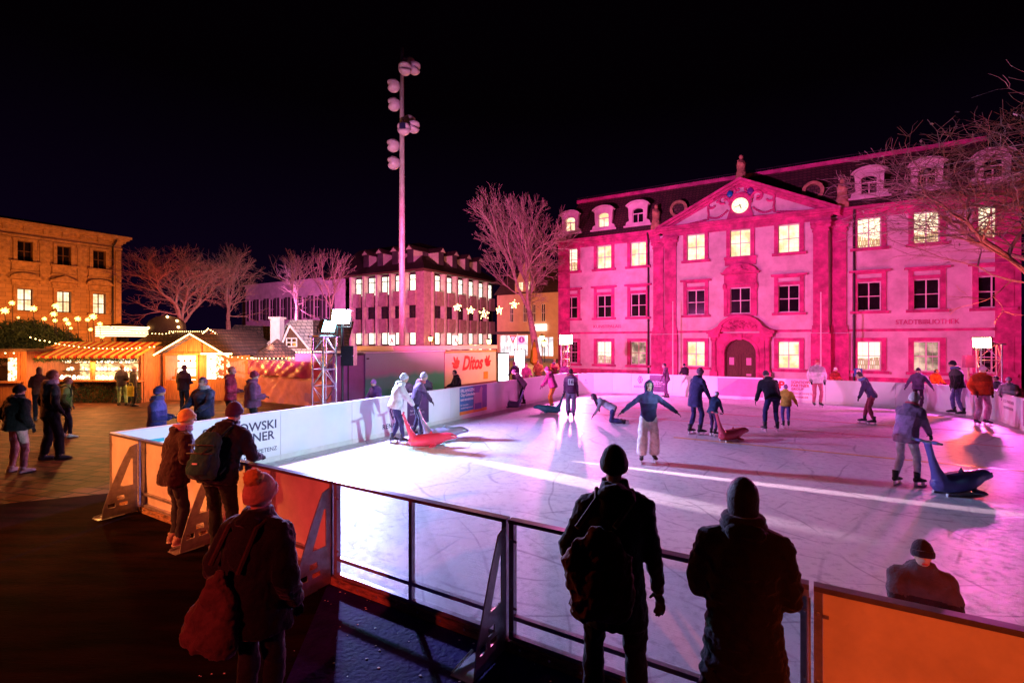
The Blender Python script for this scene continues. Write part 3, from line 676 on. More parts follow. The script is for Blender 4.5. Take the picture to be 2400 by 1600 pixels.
m.quad((WL-.3, 12.4, RZ0), (WR+.3, 12.4, RZ0), (WR-4, 6, RZ1+1.3), (WL+4, 6, RZ1+1.3))
rf = m.build('roof', M['slate'], pal)
MB().box(WL+1.0, WR-1.0, RY1-.16, RY1+.1, RZ1-.06, RZ1+.2).build('roof_fascia', M['sandstone'], rf)
m = MB()
for zz, yy, a, b in ((RZ1+.22, RY1-.05, WL+1, WR-1), (RZ0+.28, -.26, WL, .8), (RZ0+.28, -.26, 12.1, WR)):
    n = int((b-a)/.14)
    for k in range(n+1): m.box(a+k*.14, a+k*.14+.025, yy, yy+.02, zz-.2, zz+.14)
    m.box(a, b, yy-.01, yy+.03, zz+.14, zz+.18); m.box(a, b, yy-.01, yy+.03, zz-.04, zz-.0)
m.build('snow_guard', M['darkmetal'], rf)
def slope_y(z): return -.40+(RY1+.40)*(z-RZ0)/(RZ1-RZ0)
def dormer(x, lit):
    y = slope_y(12.0)-.42; s = 1
    o1 = [(x-.95, 11.22), (x+.95, 11.22), (x+.88, 11.5), (x+.66, 11.62), (x+.70, 11.9), (x+.72, 12.5), (x+.80, 12.72)]+arc(x, 12.5, .85, .46, 25, 155, 10)+[(x-.80, 12.72), (x-.72, 12.5), (x-.70, 11.9), (x-.66, 11.62), (x-.88, 11.5)]
    o2 = [(x-.42, 11.42), (x+.42, 11.42), (x+.42, 12.25)]+arc(x, 12.25, .42, .24, 0, 180, 8)[1:]
    me = plate([o1, o2], .25); q = link('dormer', me, M['plaster'], pal, (0, y, 0)); MB().box(x-1.05, x+1.05, -.26, .1, 11.10, 11.22).build('dormer_sill', M['plaster'], q)
    m = MB(); m.prism(arc(x, 12.5, .98, .56, 22, 158, 12)+arc(x, 12.5, .84, .44, 158, 22, 12), -.30, .1); pass
    m.build('dormer_moulding', M['sandstone'] if False else M['plaster'], q)
    m = MB(); m.box(x-.7, x+.7, .13, 1.6, 11.3, 12.55); m.loft([(V((x, .13, 12.5)), V((1, 0, 0)), V((0, 0, 1)), .7, .42), (V((x, 1.9, 12.5)), V((1, 0, 0)), V((0, 0, 1)), .7, .42)], 16); m.build('dormer_roof', M['slate'], q)
    f = MB(); f.box(x-.42, x-.37, .0, .06, 11.42, 12.3); f.box(x+.37, x+.42, .0, .06, 11.42, 12.3); f.box(x-.03, x+.03, .0, .06, 11.42, 12.1); f.box(x-.42, x+.42, .004, .056, 12.06, 12.13); f.box(x-.42, x+.42, .004, .056, 11.42, 11.46)
    f.build('window_bars', M['whitepaint'], q)
    MB().prism([(x-.43, 11.41), (x+.43, 11.41), (x+.43, 12.25)]+arc(x, 12.25, .43, .25, 0, 180, 8)[1:], .07, .09).build('pane', M['lit'] if lit else M['darkglass'], q)
for x, l in ((-6.12, 1), (-3.29, 1), (-.6, 0), (13.5, 0), (16.2, 0), (19.0, 0)): dormer(x, l)
for x in (2.3, 10.6):     # round dormers half hidden behind the pediment
    y = slope_y(12.2)-.3
    me = plate([arc(x, 12.1, .62, .62, 0, 345, 20), arc(x, 12.1, .42, .42, 0, 345, 20)], .2); q = link('round_dormer', me, M['goldtrim'], pal, (0, y, 0))
    MB().loft([(V((x, .1, 12.1)), V((1, 0, 0)), V((0, 0, 1)), .6, .6), (V((x, 1.4, 12.1)), V((1, 0, 0)), V((0, 0, 1)), .6, .6)], 18).build('dormer_roof', M['slate'], q)
def statue_mesh(h, seed):
    m = MB(); m.box(-.34, .34, -.3, .3, 0, .35*h/1.8); z = .35*h/1.8
    prof = [(.36, .0), (.33, .25), (.26, .5), (.28, .75), (.31, .95), (.2, 1.12), (.10, 1.2), (.14, 1.3), (.15, 1.42), (.05, 1.55)]
    m.lathe([(r, z+q*h/1.9) for r, q in prof], 12); random.seed(seed)
    for k in range(10): m.ball((random.uniform(-.3, .3), random.uniform(-.28, .1), z+random.uniform(.1, 1.1)*h/1.9), random.uniform(.08, .16), 1)
    return melt(m, .05, 2)
sm = statue_mesh(1.9, 3)
link('roof_statue', sm, M['goldtrim'], pal, (CX, PR+.5, PT-.15)); link('roof_statue', sm.copy(), M['goldtrim'], pal, (.75, -.1, EA+.42)); link('roof_statue', sm.copy(), M['goldtrim'], pal, (12.15, -.1, EA+.42))
for x in (.18, 12.75):
    d = MB(); d.tube([(x, -.12, 0), (x, -.12, EA-.3), (x, -.4, EA+.3)], .065, 8)
    for z in (1.5, 4, 6.5, 9): d.tube([(x, -.12, z), (x, -.12, z+.06)], .085, 8)
    d.build('drainpipe', M['black'], pal)
text('KUNSTPALAIS', .34, M['sandstone'], pal, -3.05, -.03, 3.55, 'CENTER', width=2.25, thick=.04)
text('STADTBIBLIOTHEK', .40, M['sandstone'], pal, 16.2, -.03, 3.50, 'CENTER', width=2.85, thick=.04)

# ---- old sandstone palace on the far edge of the market
sb = empty('sandstone_mansion', (-46.7, 58.8, 0), A2, 'weathered golden sandstone mansion above the striped stall', 'mansion')
# local x runs away from the camera, the visible corner is at x = 0
L0 = -30; ZC = 14.2
wxs = [-2.15-3.15*k for k in range(8)]
# measured window rows
ZA, ZB = (10.9, 13.0), (5.7, 8.03)
hs = [(x-.6, x+.6, a, b) for x in wxs for a, b in (ZA, ZB)]
m = MB(); m.wall(L0, 0, 0, ZC, hs, depth=.35); m.quad((0, 0, 0), (0, 14, 0), (0, 14, ZC), (0, 0, ZC)); m.quad((L0, 0, 0), (L0, 14, 0), (L0, 14, ZC), (L0, 0, ZC)); m.quad((L0, 14, 0), (0, 14, 0), (0, 14, ZC), (L0, 14, ZC))
m.build('wall', M['goldstone'], sb, fix=False)
m = MB()
for d_, a, b in ((.12, ZC-.2, ZC), (.35, ZC, ZC+.3), (.6, ZC+.3, ZC+.5), (.8, ZC+.5, ZC+.75)): m.box(L0, d_, -d_, .2, a, b); m.box(-.2, d_, .2, 14, a, b)
m.box(L0, .05, -.14, .1, 13.35, 13.6)
for k in range(20): m.box(-.9-1.55*k, -.3-1.55*k, -.3, .1, ZC-.02+.02, ZC+.28) if False else m.box(-.9-1.55*k, -.45-1.55*k, -.45, -.30, ZC-.25, ZC+.28)
m.build('cornice', M['goldtrim'], sb)
MB().quad((L0, -.8, ZC+.76), (.8, -.8, ZC+.76), (-4, 5, ZC+2), (L0, 5, ZC+2)).build('roof', M['slate'], sb)
for i, x in enumerate(wxs):
    m = MB()
    for z0, z1 in (ZA, ZB):
        m.box(x-.9, x-.6, -.14, .05, z0, z1+.02); m.box(x+.6, x+.9, -.14, .05, z0, z1+.02); m.box(x-.9, x+.9, -.15, .05, z1+.02, z1+.26)
    m.box(x-1.15, x+1.15, -.3, .05, ZA[0]-.2, ZA[0]-.02); m.box(x-1.0, x+1.0, -.12, .05, ZA[0]-1.0, ZA[0]-.2); m.box(x-1.1, x+1.1, -.2, .05, ZA[0]-1.15, ZA[0]-1.0)
    m.box(x-1.1, x+1.1, -.26, .05, ZB[0]-.2, ZB[0]-.02); m.box(x-1.0, x+1.0, -.10, .05, ZB[1]+.3, ZB[1]+.9)
    z = ZB[1]+.95
    if i % 2: m.prism([(x-1.25, z), (x+1.25, z), (x+1.25, z+.15), (x, z+.75), (x-1.25, z+.15)], -.4, .02); m.prism([(x-.8, z+.16), (x+.8, z+.16), (x, z+.55)], -.44, -.39)
    else: m.prism([(x-1.25, z), (x+1.25, z), (x+1.25, z+.15)]+arc(x, z+.1, 1.2, .55, 8, 172, 10)+[(x-1.25, z+.15)], -.4, .02); m.prism(arc(x, z+.16, .8, .32, 0, 180, 8), -.44, -.39)
    m.build('window_surround', M['goldtrim'], sb)
    window(sb, x, *ZA, 1.2, .3, M['darkglass'], M['darkwood'], bars=False, bw=.09)
    window(sb, x, *ZB, 1.2, .3, M['lit'] if i < 3 else M['darkglass'], M['darkwood'], bars=True, bw=.09)
m = MB()
for x in [-.35, -3.72]+[-3.72-3.15*k for k in range(1, 7)]:
    m.box(x-.42, x+.42, -.09, .02, 8.6, 13.0) if x < -1 else m.box(x-.28, x+.28, -.2, .02, 0, 13.2)
    if x < -1: m.box(x-.5, x+.5, -.14, .02, 13.0, 13.3)
m.box(L0, .04, -.16, .02, 3.4, 3.75)
m.build('pilaster_strip', M['goldtrim'], sb)
m = MB(); m.tube([(-.95, -.3, 0), (-.95, -.3, 13.6), (-.7, -.7, 14.4)], .1, 8); m.build('drainpipe', M['black'], sb)

# ---- modern office block with concrete fins
NO = V((-12.7, 70.7, 0)); OFW, OFD, OE = 15.0, 19.0, 12.6
ob = empty('office_block', NO, A1, 'office block with stone fins, lit upper windows and a dormered roof behind the mast', 'office building')
M['fin'] = mat('stone_fin', (.58, .50, .42), .8, var=.25, scale=1.5, bump=.3)
M['recess'] = mat('dark_cladding', (.07, .055, .065), .6, var=.3, scale=1)
M['splay'] = mat('pale_splay', (.55, .55, .42), .7, var=.2, scale=1)
M['spandrel'] = mat('stone_spandrel', (.40, .28, .26), .8, var=.3, scale=2)
MB().box(-OFW, -.48, .48, OFD, 0, OE).build('wall', M['recess'], ob)
rf = MB(); e = .9
P = [(-OFW-6, -e, OE+.3), (e, -e, OE+.3), (e, OFD+e, OE+.3), (-OFW-6, OFD+e, OE+.3)]; Rg = [(-OFW-6, 7, 18.6), (-7, 7, 18.6), (-7, OFD-7, 18.6), (-OFW-6, OFD-7, 18.6)]
rf.quad(P[0], P[1], Rg[1], Rg[0]); rf.quad(P[1], P[2], Rg[2], Rg[1]); rf.quad(P[2], P[3], Rg[3], Rg[2]); rf.quad(*Rg)
rf = rf.build('roof', M['slate'], ob)
MB().box(-OFW-5.9, e+.05, -e-.05, OFD+e, OE, OE+.28).build('eaves', M['darkwood'], rf)
I4 = Matrix.Identity(4); TR = Matrix.Rotation(R(90), 4, 'Z')
for T, n, pit, first in ((I4, 5, 2.85, -14.6), (TR, 6, 2.85, 1.5)):
    for k in range(n):
        x0 = first+k*pit; a, b = x0+.20, x0+pit-.20; w = b-a
        MB().box(x0-.20, x0+.20, -.58, .5, 0, OE, T).build('stone_fin', M['fin'], ob)
        for z0, z1, pm in ((9.5, 12.4, M['litcool']), (5.5, 8.0, M['darkglass']), (2.0, 3.9, M['litcool']), (.8, 1.85, M['litcool'])):
            q = MB()
            q.box(a, a+.1, .30, .46, z0, z1, T); q.box(b-.1, b, .30, .46, z0, z1, T); q.box(a+.1, b-.1, .30, .46, z0, z0+.1, T); q.box(a+.1, b-.1, .30, .46, z1-.1, z1, T); q.box((a+b)/2-.05, (a+b)/2+.05, .31, .45, z0+.1, z1-.1, T)
            if z1-z0 > 2: q.box(a+.1, b-.1, .32, .44, z1-.85, z1-.75, T)
            q = q.build('window', M['darkmetal'], ob); g = MB(); g.quad(*[T @ V(c) for c in ((a, .42, z0), (b, .42, z0), (b, .42, z1), (a, .42, z1))]); g.build('pane', pm, q, fix=False)
        for z0, z1 in ((7.75, 9.9), (3.75, 5.9)): MB().box(a+w*.2, a+w*.8, -.66, -.3, z0, z1, T).build('spandrel_panel', M['spandrel'], ob)
MB().box(-1.2, .35, -.35, 1.2, 0, OE-.02).build('corner_pier', M['spandrel'], ob)
def odormer(T):
    m = MB(); m.box(-.55, .55, -.2, 3.2, 0, 1.9, T); d = m.build('dormer', M['recess'], ob)
    MB().prism([(-.85, 1.9), (.85, 1.9), (0, 2.7)], -.5, 4.0).build('dormer_roof', M['slate'], d, rot=None).data.transform(T)
    MB().prism([(-.6, 1.92), (.6, 1.92), (0, 2.5)], -.53, -.50).build('dormer_gable', M['splay'], d).data.transform(T)
    q = MB(); [q.quad(*[T @ V(c) for c in ((s*.56, -.1, .1), (s*.56, 1.9, .1), (s*.56, 1.9, 1.85), (s*.56, -.1, 1.85))]) for s in (-1, 1)]; q.build('dormer_cheek', M['splay'], d)
for k in range(4): odormer(Matrix.Translation((-12.6+3.1*k, 1.0, 14.2)))
for k in range(4): odormer(TR @ Matrix.Translation((5.0+3.4*k, 1.0, 14.2)))
M['pharmacy'] = emit('pharmacy_sign', (1, .9, .88), 3)
for (x, y, T) in ((-5.4, -.8, I4), (6.3, -.8, TR)):
    q = MB().box(x-.5, x+.5, y-.08, y+.08, 2.0, 3.4, T).build('pharmacy_sign', M['pharmacy'], ob)
    t = text('A', 1.2, M['redink'], q, x-.35, y-.1, 2.2, bold=.04); t.data.transform(T) if False else None
    if T is TR: t.location = (-y+.1, x-.35, 2.2); t.rotation_euler = (0, 0, R(90))
# ---- long pale house with shutters
MO = NO-D1*17.0
ph = empty('shuttered_house', MO, A1, 'long pale two-storey house with shuttered windows behind the bare trees', 'house')
M['housewall'] = mat('mauve_plaster', (.56, .44, .50), .85, var=.2, scale=1, bump=.2)
xs = [-3.4-3.1*k for k in range(8)]
hs = [(x-.75, x+.75, 6.4, 10.2) for x in xs]
m = MB(); m.wall(-27, .6, 0, 12.9, hs, depth=.2); m.quad((-27, 0, 0), (-27, 10, 0), (-27, 10, 12.9), (-27, 0, 12.9)); m.build('wall', M['housewall'], ph, fix=False)
MB().quad((-27.4, -.4, 13.1), (1.0, -.4, 13.1), (1.0, 6, 14.4), (-27.4, 6, 14.4)).build('roof', M['slate'], ph)
MB().box(-27.3, .9, -.35, .1, 12.88, 13.1).build('eaves', M['housewall'], ph)
for x in xs:
    q = window(ph, x, 6.4, 10.2, 1.5, .18, M['darkglass'], M['housewall'], bars=False, bw=.12)
    s = MB(); s.box(x-1.42, x-.78, -.08, -.02, 6.3, 10.3); s.box(x+.78, x+1.42, -.08, -.02, 6.3, 10.3); s.build('shutter', M['recess'], q)
# ---- dim distant house
dh = empty('distant_house', (-58, 112, 0), A1, 'dim pinkish house far behind the two bare trees', 'house')
xs = [2+3.3*k for k in range(11)]
m = MB(); m.wall(-6, 44, 0, 11.5, [(x-.7, x+.7, z, z+2.4) for x in xs for z in (3.2, 7.6)], depth=.2); m.build('wall', M['housewall'], dh, fix=False)
MB().quad((-6.5, -.5, 11.5), (44.5, -.5, 11.5), (44.5, 7, 15.5), (-6.5, 7, 15.5)).build('roof', M['slate'], dh)
for i, x in enumerate(xs):
    for z in (3.2, 7.6): window(dh, x, z, z+2.4, 1.4, .18, M['litroom'] if i < 1 else M['darkglass'], M['housewall'], bars=False, bw=.12)
# ---- yellow town house with shop
YO = V((-2.3, 76, 0))
yh = empty('town_house', YO, A1, 'pale yellow town house with a gable and a lit shop behind the leaning tree', 'house')
M['yellow'] = mat('yellow_plaster', (.60, .44, .27), .85, var=.12, scale=1, bump=.2)
xs = [2.6, 4.9, 6.4, 8.0]
m = MB(); m.wall(0, 10.5, 4.2, 9.6, [(x-.32, x+.32, 5.4, 8.0) for x in xs], depth=.15); m.wall(0, 10.5, 0, 4.2, [(.4, 5.4, .3, 3.5), (6.0, 9.6, .3, 3.2)], depth=.3)
m.quad((0, 0, 0), (0, 9, 0), (0, 9, 9.6), (0, 0, 9.6)); m.prism([(3.2, 9.6), (6.6, 9.6), (6.6, 11.2), (4.9, 14.4), (3.2, 11.2)], -.02, .4); m.build('wall', M['yellow'], yh, fix=False)
MB().quad((-.4, -.4, 9.6), (10.9, -.4, 9.6), (10.9, 5, 14.2), (-.4, 5, 14.2)).build('roof', M['slate2'], yh)
for x in xs: window(yh, x, 5.4, 8.0, .64, .13, M['darkglass'], M['whitepaint'], bars=False, bw=.07)
for x in (4.3, 5.5): window(yh, x, 10.0, 11.4, .8, -.04, M['lit'], M['whitepaint'], bars=False, bw=.07)
M['shop'] = emit('lit_shop', (.95, .85, .9), 2.2, .6, 1.2)
for a, b, t in ((.4, 5.4, 3.5), (6.0, 9.6, 3.2)): window(yh, (a+b)/2, .3, t, b-a, .28, M['shop'], M['whitepaint'], cols=4, rows=1, bars=False, bw=.09)
MB().box(0, 5.8, -.5, .02, 3.6, 4.0).build('shop_canopy', M['recess'], yh)
q = MB().box(6.0, 8.6, -.25, -.05, 4.1, 5.0).build('shop_sign', M['pharmacy'], yh); text('OPTIK', .6, M['ink'], q, 7.3, -.26, 4.3, 'CENTER')
gh = empty('narrow_house', YO+D1*10.7, A1, 'narrow dark house with a lamplit front between the town house and the palace', 'house')
m = MB(); m.wall(0, 7, 0, 12, [(x-.5, x+.5, z, z+1.9) for x in (1.6, 4.0) for z in (4.4, 7.8)], depth=.15); m.quad((0, 0, 0), (0, 9, 0), (0, 9, 12), (0, 0, 12)); m.build('wall', M['yellow'], gh, fix=False)
MB().quad((-.4, -.4, 12), (7.4, -.4, 12), (7.4, 5, 16), (-.4, 5, 16)).build('roof', M['slate2'], gh)
for x in (1.6, 4.0):
    for z in (4.4, 7.8): window(gh, x, z, z+1.9, 1.0, .13, M['darkglass'], M['whitepaint'], bars=False, bw=.07)
# ------------------------------------------------------------------ lamp mast
ms = empty('lamp_mast', (-6.04, 27, 0), 0, 'tall pale steel lamp mast with ten round lamp heads', 'lamp mast')
m = MB(); m.tube([(0, 0, 0), (0, 0, 9), (0, 0, 13), (0, 0, 18.6)], [.165, .155, .13, .10], 20); M['mast'] = mat('painted_mast', (.62, .58, .58), .5, .2, var=.35, scale=2, stretch=(3, 3, .7), bump=.1); m.build('pole', M['mast'], ms, True)
M['globe'] = mat('pale_lamp_shell', (.58, .50, .58), .35, var=.15, scale=4)
def globe_mesh():
    m = MB(); bmesh.ops.create_uvsphere(m.bm, u_segments=28, v_segments=20, radius=.36)
    for v in m.bm.verts:
        d = v.co.normalized(); a = math.degrees(math.atan2(d.z, d.x))
        k = max(0, 1-abs(a+12)/26)*max(0, d.x)          # wedge notch on the outward side
        v.co *= 1-.62*k
        if d.z > .35 and d.z < .47: v.co *= 1.07
    return m.mesh('globe', True)
gm = globe_mesh()
for px, py, ang in ((953, 137, 60), (971, 160, -20), (953, 171, -75), (922, 201, 180), (923, 245, 180), (955, 276, 50), (969, 297, -30), (951, 311, -100), (921, 341, 180), (922, 382, 180)):
    w = at(px, py, 27)-V((-6.04, 27, 0)); a = R(ang)
    dy = {60: .5, 50: .5, -75: -.42, -100: -.5}.get(ang, 0)
    w.y = dy
    q = link('lamp_head', gm, M['globe'], ms, w, (0, R(-6), a))
    b = MB(); b.tube([w*1, (0, 0, w.z+.03)], .035, 6); b.build('bracket', M['mast'], ms)
M['blank'] = mat('lens_plate', (.03, .03, .09), .2, var=.2)
w = at(951, 311, 27)-V((-6.04, 27, 0)); MB().box(w.x-.16, w.x+.16, -.88, -.80, w.z-.14, w.z+.16).build('lens_plate', M['blank'], ms)

# ------------------------------------------------------------------ truss towers and floodlights
def truss(loc, h, w, label, ang):
    t = empty('truss_tower', loc, ang, label, 'truss tower', 'truss towers carrying floodlights')
    m = MB(); c = w/2
    cs = [(-c, -c), (c, -c), (c, c), (-c, c)]
    for x, y in cs: m.tube([(x, y, 0), (x, y, h)], .025, 8)
    m.build('upright', M['alu'], t); m = MB(); n = max(3, int(h/(w*1.05)))
    for k in range(n):
        z0, z1 = h*k/n, h*(k+1)/n
        for i in range(4):
            a, b = cs[i], cs[(i+1) % 4]
            if (k+i) % 2: a, b = b, a
            m.tube([(*a, z0), (*b, z1)], .013, 6)
            if k: m.tube([(*cs[i], z0), (*cs[(i+1) % 4], z0)], .013, 6)
    m.build('bracing', M['alu'], t)
    m = MB(); m.box(-c-.06, c+.06, -c-.06, c+.06, -.0, .012)
    for z in (h-.02,):
        for y in (-c, c): m.tube([(-c-.12, y, z), (c+.12, y, z)], .025, 8)
        for x in (-c, c): m.tube([(x, -c, z+.004), (x, c, z+.004)], .025, 8)
    m.build('end_frame', M['alu'], t)
    return t
TA = V((-4.98, 13.05, 0)); TB = V((2.86, 26.2, 0)); TC = V((17.45, 18.0, 0))
truss(TA, 2.65, .42, 'wide truss tower behind the long boards carrying the blinding white floodlights', A2)
truss(TB, 2.35, .36, 'slim truss tower by the palace corner under an orange-white lamp', A1)
truss(TC, 2.42, .55, 'truss tower under the bare overhanging tree with an orange lamp on top', A1)
M['lensA'] = emit('white_floodlight_lens', (.85, .92, 1), 40, sample=False); M['lensW'] = emit('warm_floodlight_lens', (1, .72, .35), 40); M['lensC'] = emit('cyan_floodlight_lens', (.3, .85, 1), 25)
def floodlight(loc, target, lens, label, s=.4):
    f = empty('floodlight', loc, 0, label, 'floodlight', 'floodlights on the truss towers')
    q = (V(target)-V(loc)).to_track_quat('-Z', 'Y').to_matrix().to_4x4()
    h = MB(); h.box(-s*.64, s*.64, -s*.46, s*.46, -.04, .05, q); h.box(-s*.4, s*.4, -s*.3, s*.3, .05, .16, q); [h.box(x*s-.008, x*s+.008, -s*.4, s*.4, .16, .19, q) for x in (-.3, -.15, 0, .15, .3)]; h.box(-s*.64, s*.64, s*.46, s*.47, -.2, .0, q); h.build('housing', M['black'], f)
    l = MB(); l.box(-s*.60, s*.60, -s*.42, s*.42, -.075, -.041, q); l.build('lens', lens, f)
    b = MB(); b.tube([(-s*.75, 0, 0), (-s*.7, 0, -.28), (s*.7, 0, -.28), (s*.75, 0, 0)], .02, 6); b.build('bracket', M['darkmetal'], f)
    return f
LA1 = at(768, 763, 13.05); LA2 = at(797, 742, 13.25); LB = at(1326, 795, 26.2); LC = at(2303, 802, 17.9)
cam_p = V((0, 0, 2.5))
fA1 = floodlight(LA1, rk(7, 7), M['lensC'], 'cyan-white floodlight on top of the wide truss tower', .36)
fA2 = floodlight(LA2, rk(9, 4, 1), M['lensA'], 'blinding pink-white floodlight on the speaker pole beside the wide truss tower', .42)
TD = rk(17.2, 6.2)
truss(TD, 3.2, .42, 'truss tower outside the view at the short end of the rink', A1)
LD = TD+V((0, 0, 3.6)); fD = floodlight(LD, rk(0, 5, .5), M['lensC'], 'cyan-white floodlight on the truss tower at the short end of the rink', .42)
fB = floodlight(LB, rk(7, 8), M['lensW'], 'orange-white floodlight on the slim truss tower by the palace', .55)
fC = floodlight(LC, rk(6, 8), M['lensW'], 'orange-white floodlight on the truss tower under the overhanging tree', .42)
# loudspeaker pole next to tower A
sp = empty('speaker_pole', (LA2.x+.03, 13.35, 0), 0, 'dark pole with a black loudspeaker beside the wide truss tower', 'speaker pole')
m = MB(); m.tube([(0, 0, .0), (0, 0, LA2.z-.2)], .035, 8); m.box(-.3, .3, -.03, .03, 0, .03); m.box(-.03, .03, -.3, .3, 0, .032); m.build('pole', M['darkmetal'], sp)
m = MB(); m.box(.02, .36, -.2, .12, 1.85, 2.38); m.build('loudspeaker', M['black'], sp); MB().box(.05, .33, -.215, -.2, 1.9, 2.33).build('grille', M['darkmetal'], sp)
MB().box(.02, .37, -.212, -.203, 2.10, 2.13).build('trim', M['alu'], sp)

# ------------------------------------------------------------------ container, trailer, tarpaulin fence
AB = -5.7
M['violetbox'] = mat('violet_container', (.30, .12, .32), .45, var=.25, scale=.8, bump=.1, bscale=3)
dk = empty('storage_container', rk(AB, 8.87), A2, 'plain dark violet container between the tarpaulin fence and the mural', 'container')
m = MB(); m.box(0, 1.5, 0, 2.2, .1, 2.02); m.build('body', M['violetbox'], dk)
m = MB(); m.box(.02, 1.48, -.02, 0, 1.95, 2.06); m.box(.7, .74, -.02, 0, .1, 1.95); m.build('trim', M['darkmetal'], dk)
mu = empty('mural_container', rk(AB, 10.42), A2, 'container with a grey violet mural fading to green at the foot', 'container')
MB().box(0, 5.05, 0, 2.2, .1, 2.02).build('body', M['violetbox'], mu)
def mural():
    m = mat('container_mural', (.20, .19, .24), .35, var=.2, scale=1.2)
    nt = m.node_tree; b = nt.nodes['Principled BSDF']; tc = nt.nodes.new('ShaderNodeTexCoord'); sx = nt.nodes.new('ShaderNodeSeparateXYZ'); nt.links.new(tc.outputs['Object'], sx.inputs[0])
    n = nt.nodes.new('ShaderNodeTexNoise'); n.inputs['Scale'].default_value = .9; nt.links.new(tc.outputs['Object'], n.inputs[0])
    ad = nt.nodes.new('ShaderNodeMath'); ad.operation = 'MULTIPLY_ADD'; ad.inputs[1].default_value = .5; nt.links.new(n.outputs['Fac'], ad.inputs[0]); nt.links.new(sx.outputs[2], ad.inputs[2])
    r = nt.nodes.new('ShaderNodeValToRGB'); e = r.color_ramp.elements
    e[0].position = .52; e[0].color = (.03, .42, .26, 1); e[1].position = .62; e[1].color = (.30, .27, .34, 1); q = e.new(.85); q.color = (.34, .46, .46, 1)
    nt.links.new(ad.outputs[0], r.inputs[0]); mp = nt.nodes.new('ShaderNodeMath')
    dv = nt.nodes.new('ShaderNodeMath'); dv.operation = 'DIVIDE'; dv.inputs[1].default_value = 2.3; nt.links.new(ad.outputs[0], dv.inputs[0]); nt.links.new(dv.outputs[0], r.inputs[0])
    nt.links.new(r.outputs[0], b.inputs['Base Color']); return m
MB().box(.02, 5.0, -.02, -.002, .12, 2.0).build('mural_panel', mural(), mu); MB().box(0, 5.05, -.06, 2.2, 2.02, 2.08).build('roof_edge', M['whitepaint'], mu)
m = MB(); m.box(.08, .2, -.04, -.02, 1.78, 1.84); m.build('latch', M['darkmetal'], mu)
tr = empty('snack_trailer', rk(AB, 15.52), A2, 'cream snack trailer with red script name and two insect emblems', 'trailer')
M['cream'] = mat('cream_trailer', (.74, .60, .46), .4, var=.08, scale=1); M['maroon'] = mat('maroon_skirt', (.16, .02, .06), .5, var=.2)
MB().box(0, 4.6, 0, 2.2, .28, 2.02).build('body', M['cream'], tr); MB().box(.03, 4.57, -.02, 2.2, .0, .30).build('skirt', M['maroon'], tr); MB().box(-3.6, 4.65, -.06, 2.3, 2.09, 2.30).build('roof_band', M['cream'], tr); MB().box(-.0, 4.62, -.03, -.0, 1.93, 2.0).build('orange_stripe', M['adorange'], tr)
text('Ditos', 1.0, M['redink'], tr, 2.28, -.01, 1.05, 'CENTER', shear=.35, bold=.035, width=1.9)
def insect(x, s):
    m = MB()
    for a, l, w in ((70, .42, .07), (110, .45, .07), (35, .36, .12), (160, .34, .06), (10, .3, .05), (-60, .22, .06), (-110, .2, .06)):
        T = Matrix.Translation((x, -.012, 1.32)) @ Matrix.Rotation(-R(a if s > 0 else 180-a), 4, 'Y'); m.ball(T @ V((l*.55, 0, 0)), 1, 2, (T.to_3x3() @ Matrix.Diagonal((l*.5, .008, w))))
    m.ball((x, -.012, 1.26), (.26, .012, .13), 2); return m.build('emblem', M['redink'], tr)
insect(.85, 1); insect(3.75, -1)
m = MB(); m.box(3.35, 3.75, -.02, 0, .45, .85); m.build('vent', M['adorange'], tr)
tf = empty('tarpaulin_fence', rk(AB, 8.85)-D1*5.2, A1, 'site fence hung with a glossy pink tarpaulin under a dark wine cloth', 'fence')
M['tarp'] = mat('pink_tarpaulin', (.62, .25, .28), .22, var=.25, scale=1.5); M['cloth'] = mat('wine_cloth', (.30, .02, .10), .25, var=.4, scale=2)
def sheet(name, z0, z1, m, y, amp, seed):
    g = MB(); nx, nz = 70, 12; vs = []
    for j in range(nz+1):
        for i in range(nx+1):
            x = 5.15*i/nx; z = z0+(z1-z0)*j/nz
            d = noise.noise(V((x*1.3+z*1.5, z*.8, seed)))*amp+noise.noise(V((x*3-z*3, z*2, seed+5)))*amp*.5
            vs.append(g.bm.verts.new((x, y+d, z-(abs(noise.noise(V((x*1.2, 0, seed))))*.10 if j == 0 else 0))))
    for j in range(nz):
        for i in range(nx): g.bm.faces.new((vs[j*(nx+1)+i], vs[j*(nx+1)+i+1], vs[(j+1)*(nx+1)+i+1], vs[(j+1)*(nx+1)+i]))
    return g.build(name, m, tf, True)
sheet('tarpaulin', .02, 1.35, M['tarp'], 0, .07, 1.); sheet('wine_cloth', 1.12, 1.72, M['cloth'], -.12, .06, 3.)
m = MB(); [m.tube([(x, .14, 0), (x, .14, 1.75)], .03, 6) for x in (0, 1.7, 3.4, 5.1)]; m.tube([(0, .14, 1.74), (5.1, .14, 1.74)], .025, 6); m.build('rail', M['steel'], tf)

# ------------------------------------------------------------------ christmas market
M['red'] = mat('red_canvas', (.60, .012, .012), .7, var=.12, scale=3); M['yellowc'] = mat('yellow_canvas', (.80, .55, .14), .7, var=.12, scale=3)
M['fir'] = mat('fir_green', (.045, .075, .03), .8, var=.6, scale=9)
M['stallglow'] = emit('lit_stall_back', (1, .62, .26), 2.2, .7, 5)
M['goods'] = emit('lit_goods', (1, .78, .45), 4.0, .8, 9, col2=(.45, .12, .03)); M['goodsw'] = emit('frosted_glass_lights', (1, .85, .6), 5)
def needles(mb, n, fn, l=.16, w=.012):
    for _ in range(n):
        p, d = fn(); d = (d+V((random.gauss(0, .5), random.gauss(0, .5), random.gauss(0, .5)))).normalized(); s = d.orthogonal().normalized()*w; ll = l*random.uniform(.6, 1.4)
        mb.quad(p-s, p+s, p+d*ll+s*.3, p+d*ll-s*.3)
